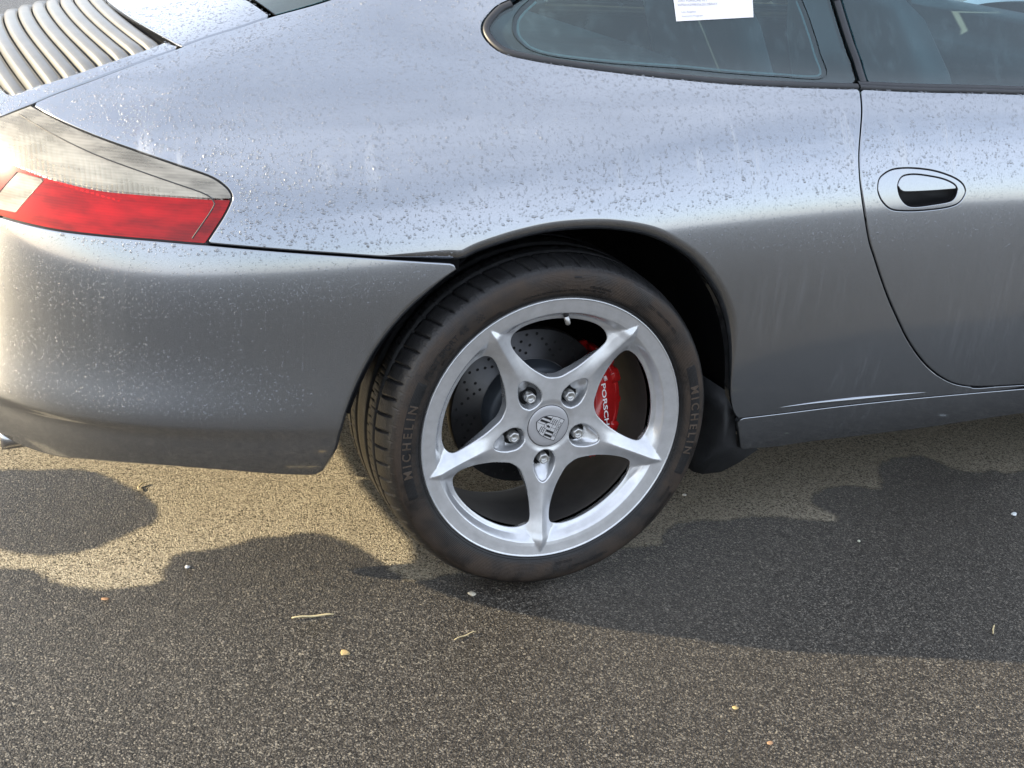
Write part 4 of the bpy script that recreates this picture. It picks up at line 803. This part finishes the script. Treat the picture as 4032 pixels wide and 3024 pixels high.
def seat(x,y):
    e=empty('seat',(x,y,0),CAR)
    def loft(name,secs,mat):
        G=[]
        for (cx,cz,hw,ht,tl) in secs:
            R_=[]
            for a in np.linspace(0,2*math.pi,24,endpoint=False):
                c,s=math.cos(a),math.sin(a); yy=hw*np.sign(c)*abs(c)**.5; tt=ht*np.sign(s)*abs(s)**.6; R_.append((cx+tt*math.cos(tl),yy,cz+tt*math.sin(tl)))
            G.append(R_)
        G=np.array(G); G=np.concatenate([G[:1].mean(1,keepdims=True)+0*G[:1],G,G[-1:].mean(1,keepdims=True)+0*G[-1:]]); return link(name,grid_mesh(name,G,closed_v=True),mat,e)
    loft('backrest',[(.10,.52,.20,.07,-.2),(.05,.60,.25,.09,-.2),(-.01,.75,.26,.085,-.2),(-.07,.90,.25,.075,-.2),(-.115,1.00,.21,.06,-.2),(-.13,1.04,.15,.04,-.2)],M['leather'])
    loft('headrest',[(-.128,1.035,.08,.03,-.2),(-.137,1.06,.125,.045,-.2),(-.15,1.12,.13,.05,-.2),(-.16,1.18,.11,.04,-.2),(-.163,1.20,.07,.02,-.2)],M['leather'])
    loft('cushion',[(-.0,.50,.22,.10,1.57),(.2,.50,.26,.09,1.57),(.42,.52,.26,.08,1.57),(.5,.53,.22,.05,1.57)],M['leather'])
seat(.98,.52); seat(.98,1.25)
link('dashboard',box('dashboard',(1.75,YC,.83),(.40,1.30,.20),.07,3),M['trim'],CAR)
sw=lathe('steering_wheel',[(.185+.014*math.cos(a),.014*math.sin(a)) for a in np.linspace(0,2*math.pi,12)],48); so_=link('steering_wheel',sw,M['trim'],CAR); so_.location=(1.47,1.25,.90); so_.rotation_euler=(0,0,math.radians(78))
# exhaust tip
tube('exhaust_tip',[(-.82,.395,.226),(-.85,.395,.225),(-.888,.395,.2235),(-.900,.395,.223),(-.899,.395,.223),(-.86,.395,.225)],[.020,.021,.022,.0215,.0185,.018],M['chrome'],CAR,28,False)
# window sticker
stq=np.array(OUT['sticker']); a_,b_,c_,d_=stq
def stick(u,v): # u across 0..1 (rearward corner first), v down 0..1
    top=np.array([a_[0]+(a_[0]-b_[0])*.6,a_[1]+(a_[1]-b_[1])*.6]); topr=np.array([d_[0]+(d_[0]-c_[0])*.6,d_[1]+(d_[1]-c_[1])*.6])
    u=np.asarray(u)[...,None]; v=np.asarray(v)[...,None]; return (top*(1-u)+topr*u)*(1-v)+(b_*(1-u)+c_*u)*v
U,Vv=np.meshgrid(np.linspace(0,1,14),np.linspace(0,1,10),indexing='ij'); q_=stick(U,Vv); P=S0(q_[...,0],q_[...,1])-SN(q_[...,0],q_[...,1])*.0005
stk=link('window_sticker',grid_mesh('window_sticker',P),M['paper'],CAR)
def st_text(x0,y0):
    def f(c):
        q=stick((c[:,0]+x0)/.170,(c[:,1]*-1+y0)/.074); return S0(q[:,0],q[:,1])+SN(q[:,0],q[:,1])*.0004
    return f
for body,x0,y0,s_ in (('2003 PORSCHE 911',.040,.0315,.0075),('WP0AA29983S620177',.042,.0405,.0075),('GRAY',.083,.0395,.0075),('Los Angeles',.029,.0555,.0065),('Inventory Program',.036,.0650,.0060)):
    link('sticker_print',text_mesh('sticker_print',body,s_,st_text(x0,y0)),M['grey_print'],stk)
# other three wheels
def copy_tree(o,parent):
    c=o.copy(); COL.objects.link(c); c.parent=parent
    for ch in o.children: copy_tree(ch,c)
    return c
for (x,y,rz) in ((2.35,.045,0),(0,2*YC,math.pi),(2.35,2*YC-.045,math.pi)):
    w=copy_tree(WHEEL,CAR); w.location=(x,y,HZ); w.rotation_euler=(0,random.random()*3,rz)
# ------------------------------------------------------------------ rain on the body
def droplets():
    dome=[]; ring=[(1.0,0.0),(.84,.17),(.48,.31)]; n=9
    base=[(r*math.cos(2*math.pi*k/n),r*math.sin(2*math.pi*k/n),h_) for r,h_ in ring for k in range(n)]+[(0,0,.36)]
    BV=np.array(base); BF=[]
    for j in range(2):
        for k in range(n): BF.append((j*n+k,j*n+(k+1)%n,(j+1)*n+(k+1)%n,(j+1)*n+k))
    for k in range(n): BF.append((2*n+k,2*n+(k+1)%n,3*n))
    loops=[(Q,.006),(DOOR,.008),(BUMP,.008),(LIDF,.006),(SPL,.008)]
    N0=110000; s=RNG.uniform(5.4,18.2,N0); t_=RNG.uniform(1.2,13.6,N0); P=S0(s,t_); n_=SN(s,t_)
    e=1e-3; area=np.linalg.norm(np.cross((S0(s+e,t_)-P)/e,(S0(s,t_+e)-P)/e),axis=1)
    # runs: beads strung out one below the other where the panel is upright
    forced=np.zeros(N0,bool)
    for _ in range(150):
        k0=RNG.integers(0,N0-40); n0=RNG.integers(8,26); forced[k0:k0+n0]=True; s[k0:k0+n0]=RNG.uniform(5.5,16.6)+RNG.normal(0,.0035,n0); t_[k0:k0+n0]=RNG.uniform(1.4,3.6)+np.sort(RNG.uniform(0,RNG.uniform(.8,2.4),n0))
    P=S0(s,t_); n_=SN(s,t_); area=np.linalg.norm(np.cross((S0(s+e,t_)-P)/e,(S0(s,t_+e)-P)/e),axis=1)
    up=n_[:,2]; z=P[:,2]
    ok=np.zeros(N0,bool)
    for l,_ in loops: ok|=inside(l,s,t_)
    ok&=~inside(LAMP,s,t_); ok&=~inside(REC,s,t_); ok&=~inside(HO,s,t_); ok&=~inside(QWL,s,t_)
    for line in ('door_rear','seam','lid_side','lamp_top','lamp_bottom','arch','bumper_arch','handle_out'):
        L=ST(line); D=Dist([S0(L[:,0],L[:,1])]); k=np.where(ok)[0]; q_,d=D.near(P[k]); lim=.006 if line not in('arch','bumper_arch') else .028; ok[k[d<lim]]=False
    ok&=(P[:,0]<1.45)
    clump=np.sin(P[:,0]*23+1.3)*np.sin(P[:,0]*11-z*17+.5)+np.sin(P[:,0]*41+P[:,1]*37+z*29)*.6
    dens=np.where(up>.22,1.0,np.where(up>.04,.60,.10))*(1+.22*clump)*area/.022
    ok&=(RNG.uniform(0,1,N0)<dens*1.95)|forced
    k=np.where(ok)[0]; Vs=[];Fs=[];m_=0
    size=np.where(up>.22,RNG.lognormal(-.10,.52,N0)*.00110,np.where(up>.02,RNG.lognormal(-.1,.35,N0)*.0008,RNG.lognormal(-.1,.3,N0)*.00052)); size=np.clip(size,.0004,.0036)
    T1=np.cross(n_[k],[0,0,1.]); T1/=np.linalg.norm(T1,axis=1)[:,None]+1e-9; T2=np.cross(n_[k],T1)
    ax=RNG.uniform(.8,1.25,len(k)); jit=RNG.uniform(.93,1.07,(len(k),len(BV)))
    sz=size[k]; fl=np.where(up[k]>.3,1.0,.85)
    V=P[k][:,None]+(T1[:,None]*(BV[None,:,:1]*ax[:,None,None])+T2[:,None]*(BV[None,:,1:2]/ax[:,None,None]))*(sz[:,None]*jit)[...,None]+n_[k][:,None]*(BV[None,:,2:]*(sz*fl)[:,None,None]-.00003)
    nb=len(BV); quads=np.array(BF[:2*n]); tris=np.array(BF[2*n:]); off=(np.arange(len(k))*nb)[:,None,None]
    F=[tuple(f) for f in (quads[None]+off).reshape(-1,4).tolist()]+[tuple(f) for f in (tris[None]+off).reshape(-1,3).tolist()]
    mt,t,o=nodes('rain_water'); b=N_(t,'BsdfPrincipled'); b.inputs['Base Color'].default_value=(.34,.35,.37,1); b.inputs['Metallic'].default_value=.8; b.inputs['Roughness'].default_value=.12; b.inputs['Coat Weight'].default_value=1.; tr=N_(t,'BsdfTransparent'); mx=N_(t,'MixShader'); mx.inputs[0].default_value=.40; t.links.new(tr.outputs[0],mx.inputs[1]); t.links.new(b.outputs[0],mx.inputs[2]); t.links.new(mx.outputs[0],o.inputs[0])
    ob=link('rain_droplets',mesh('rain_droplets',V.reshape(-1,3),F),mt); tag(ob,'fine rain droplets beading all over the grey car paint','water droplets',kind='stuff')
    print('droplets',len(k))
droplets()
# ------------------------------------------------------------------ bits lying on the asphalt
M['straw']=simple('pale_straw',(.52,.43,.24),.6,var=.2,vscale=120)
def straw(name,p0,p1,r,bend,label,cat,mat):
    a=Vector((*p0,r)); b=Vector((*p1,r)); side=Vector((-(b-a).y,(b-a).x,0)).normalized()
    o=tube(name,[a+(b-a)*u+side*bend*math.sin(u*math.pi)+Vector((0,0,.002+.001*math.sin(u*9))) for u in np.linspace(0,1,12)],[r*(.6+.5*math.sin(.4+u*2.4)) for u in np.linspace(0,1,12)],mat,None,8); tag(o,label,cat); return o
straw('straw_stalk',(-.462,.014),(-.390,.006),.0017,.0012,'long pale straw stalk lying on wet asphalt beside the tyre','straw',M['straw'])
straw('thin_straw',(-.215,-.127),(-.171,-.112),.0009,.0010,'thin faint straw on sunlit wet asphalt at the shadow edge','straw',M['straw'])
straw('curved_straw',(-.642,.580),(-.625,.610),.0016,.006,'short curved straw at the edge of the wet patch under bumper','straw',M['straw'])
straw('short_twig',(.724,-.374),(.746,-.351),.0014,.0010,'short upright pale twig in the shadow below the door','twig',M['straw'])
def pebble(name,p,s,col,label,cat,seed,flat=.5):
    bm=bmesh.new(); bmesh.ops.create_icosphere(bm,subdivisions=2,radius=1); r=random.Random(seed); k=[r.uniform(.7,1.3) for _ in range(3)]
    for v in bm.verts: v.co*=1+.22*math.sin(v.co.x*3.1+seed)*math.cos(v.co.y*2.7+seed*.7)+.10*r.uniform(-1,1); v.co=Vector((v.co.x*s*k[0],v.co.y*s*k[1],v.co.z*s*flat))
    o=link(name,bm_mesh(name,bm),simple(name+'_surface',col,.7,var=.25,vscale=300)); o.location=(p[0],p[1],s*flat*.7); o.rotation_euler=(0,0,r.uniform(0,6)); tag(o,label,cat)
pebble('leaf_fragment',(-.754,.167),.0065,(.30,.17,.09),'orange brown leaf fragment on wet asphalt below the bumper','leaf',1,.14)
pebble('leaf_fragment',(-.402,-.112),.0068,(.36,.27,.13),'yellow leaf fragment on wet asphalt near the long straw stalk','leaf',2,.14)
pebble('leaf_fragment',(.156,-.536),.0055,(.30,.18,.10),'reddish leaf fragment on sunlit asphalt far out from the sill','leaf',3,.14)
pebble('leaf_fragment',(.152,-.438),.0070,(.36,.27,.12),'olive brown leaf fragment on sunlit asphalt below the shadow edge','leaf',4,.14)
pebble('pebble',(-.132,.012),.0075,(.50,.46,.36),'pale flat stone chip beside the tyre contact patch','pebble',5,.35)
pebble('pebble',(.452,.283),.0040,(.55,.52,.46),'small pale stone chip on the dry strip under the sill','pebble',6,.6)
pebble('pebble',(.700,.001),.0045,(.50,.52,.40),'small greenish white chip on shaded wet asphalt','pebble',7,.5)
pebble('pebble',(1.112,.018),.0075,(.62,.66,.66),'bright white chip on shaded wet asphalt below the door','pebble',8,.4)
pebble('pebble',(-.601,.242),.0050,(.60,.60,.60),'white chip on the dry tan strip below the bumper','pebble',9,.5)
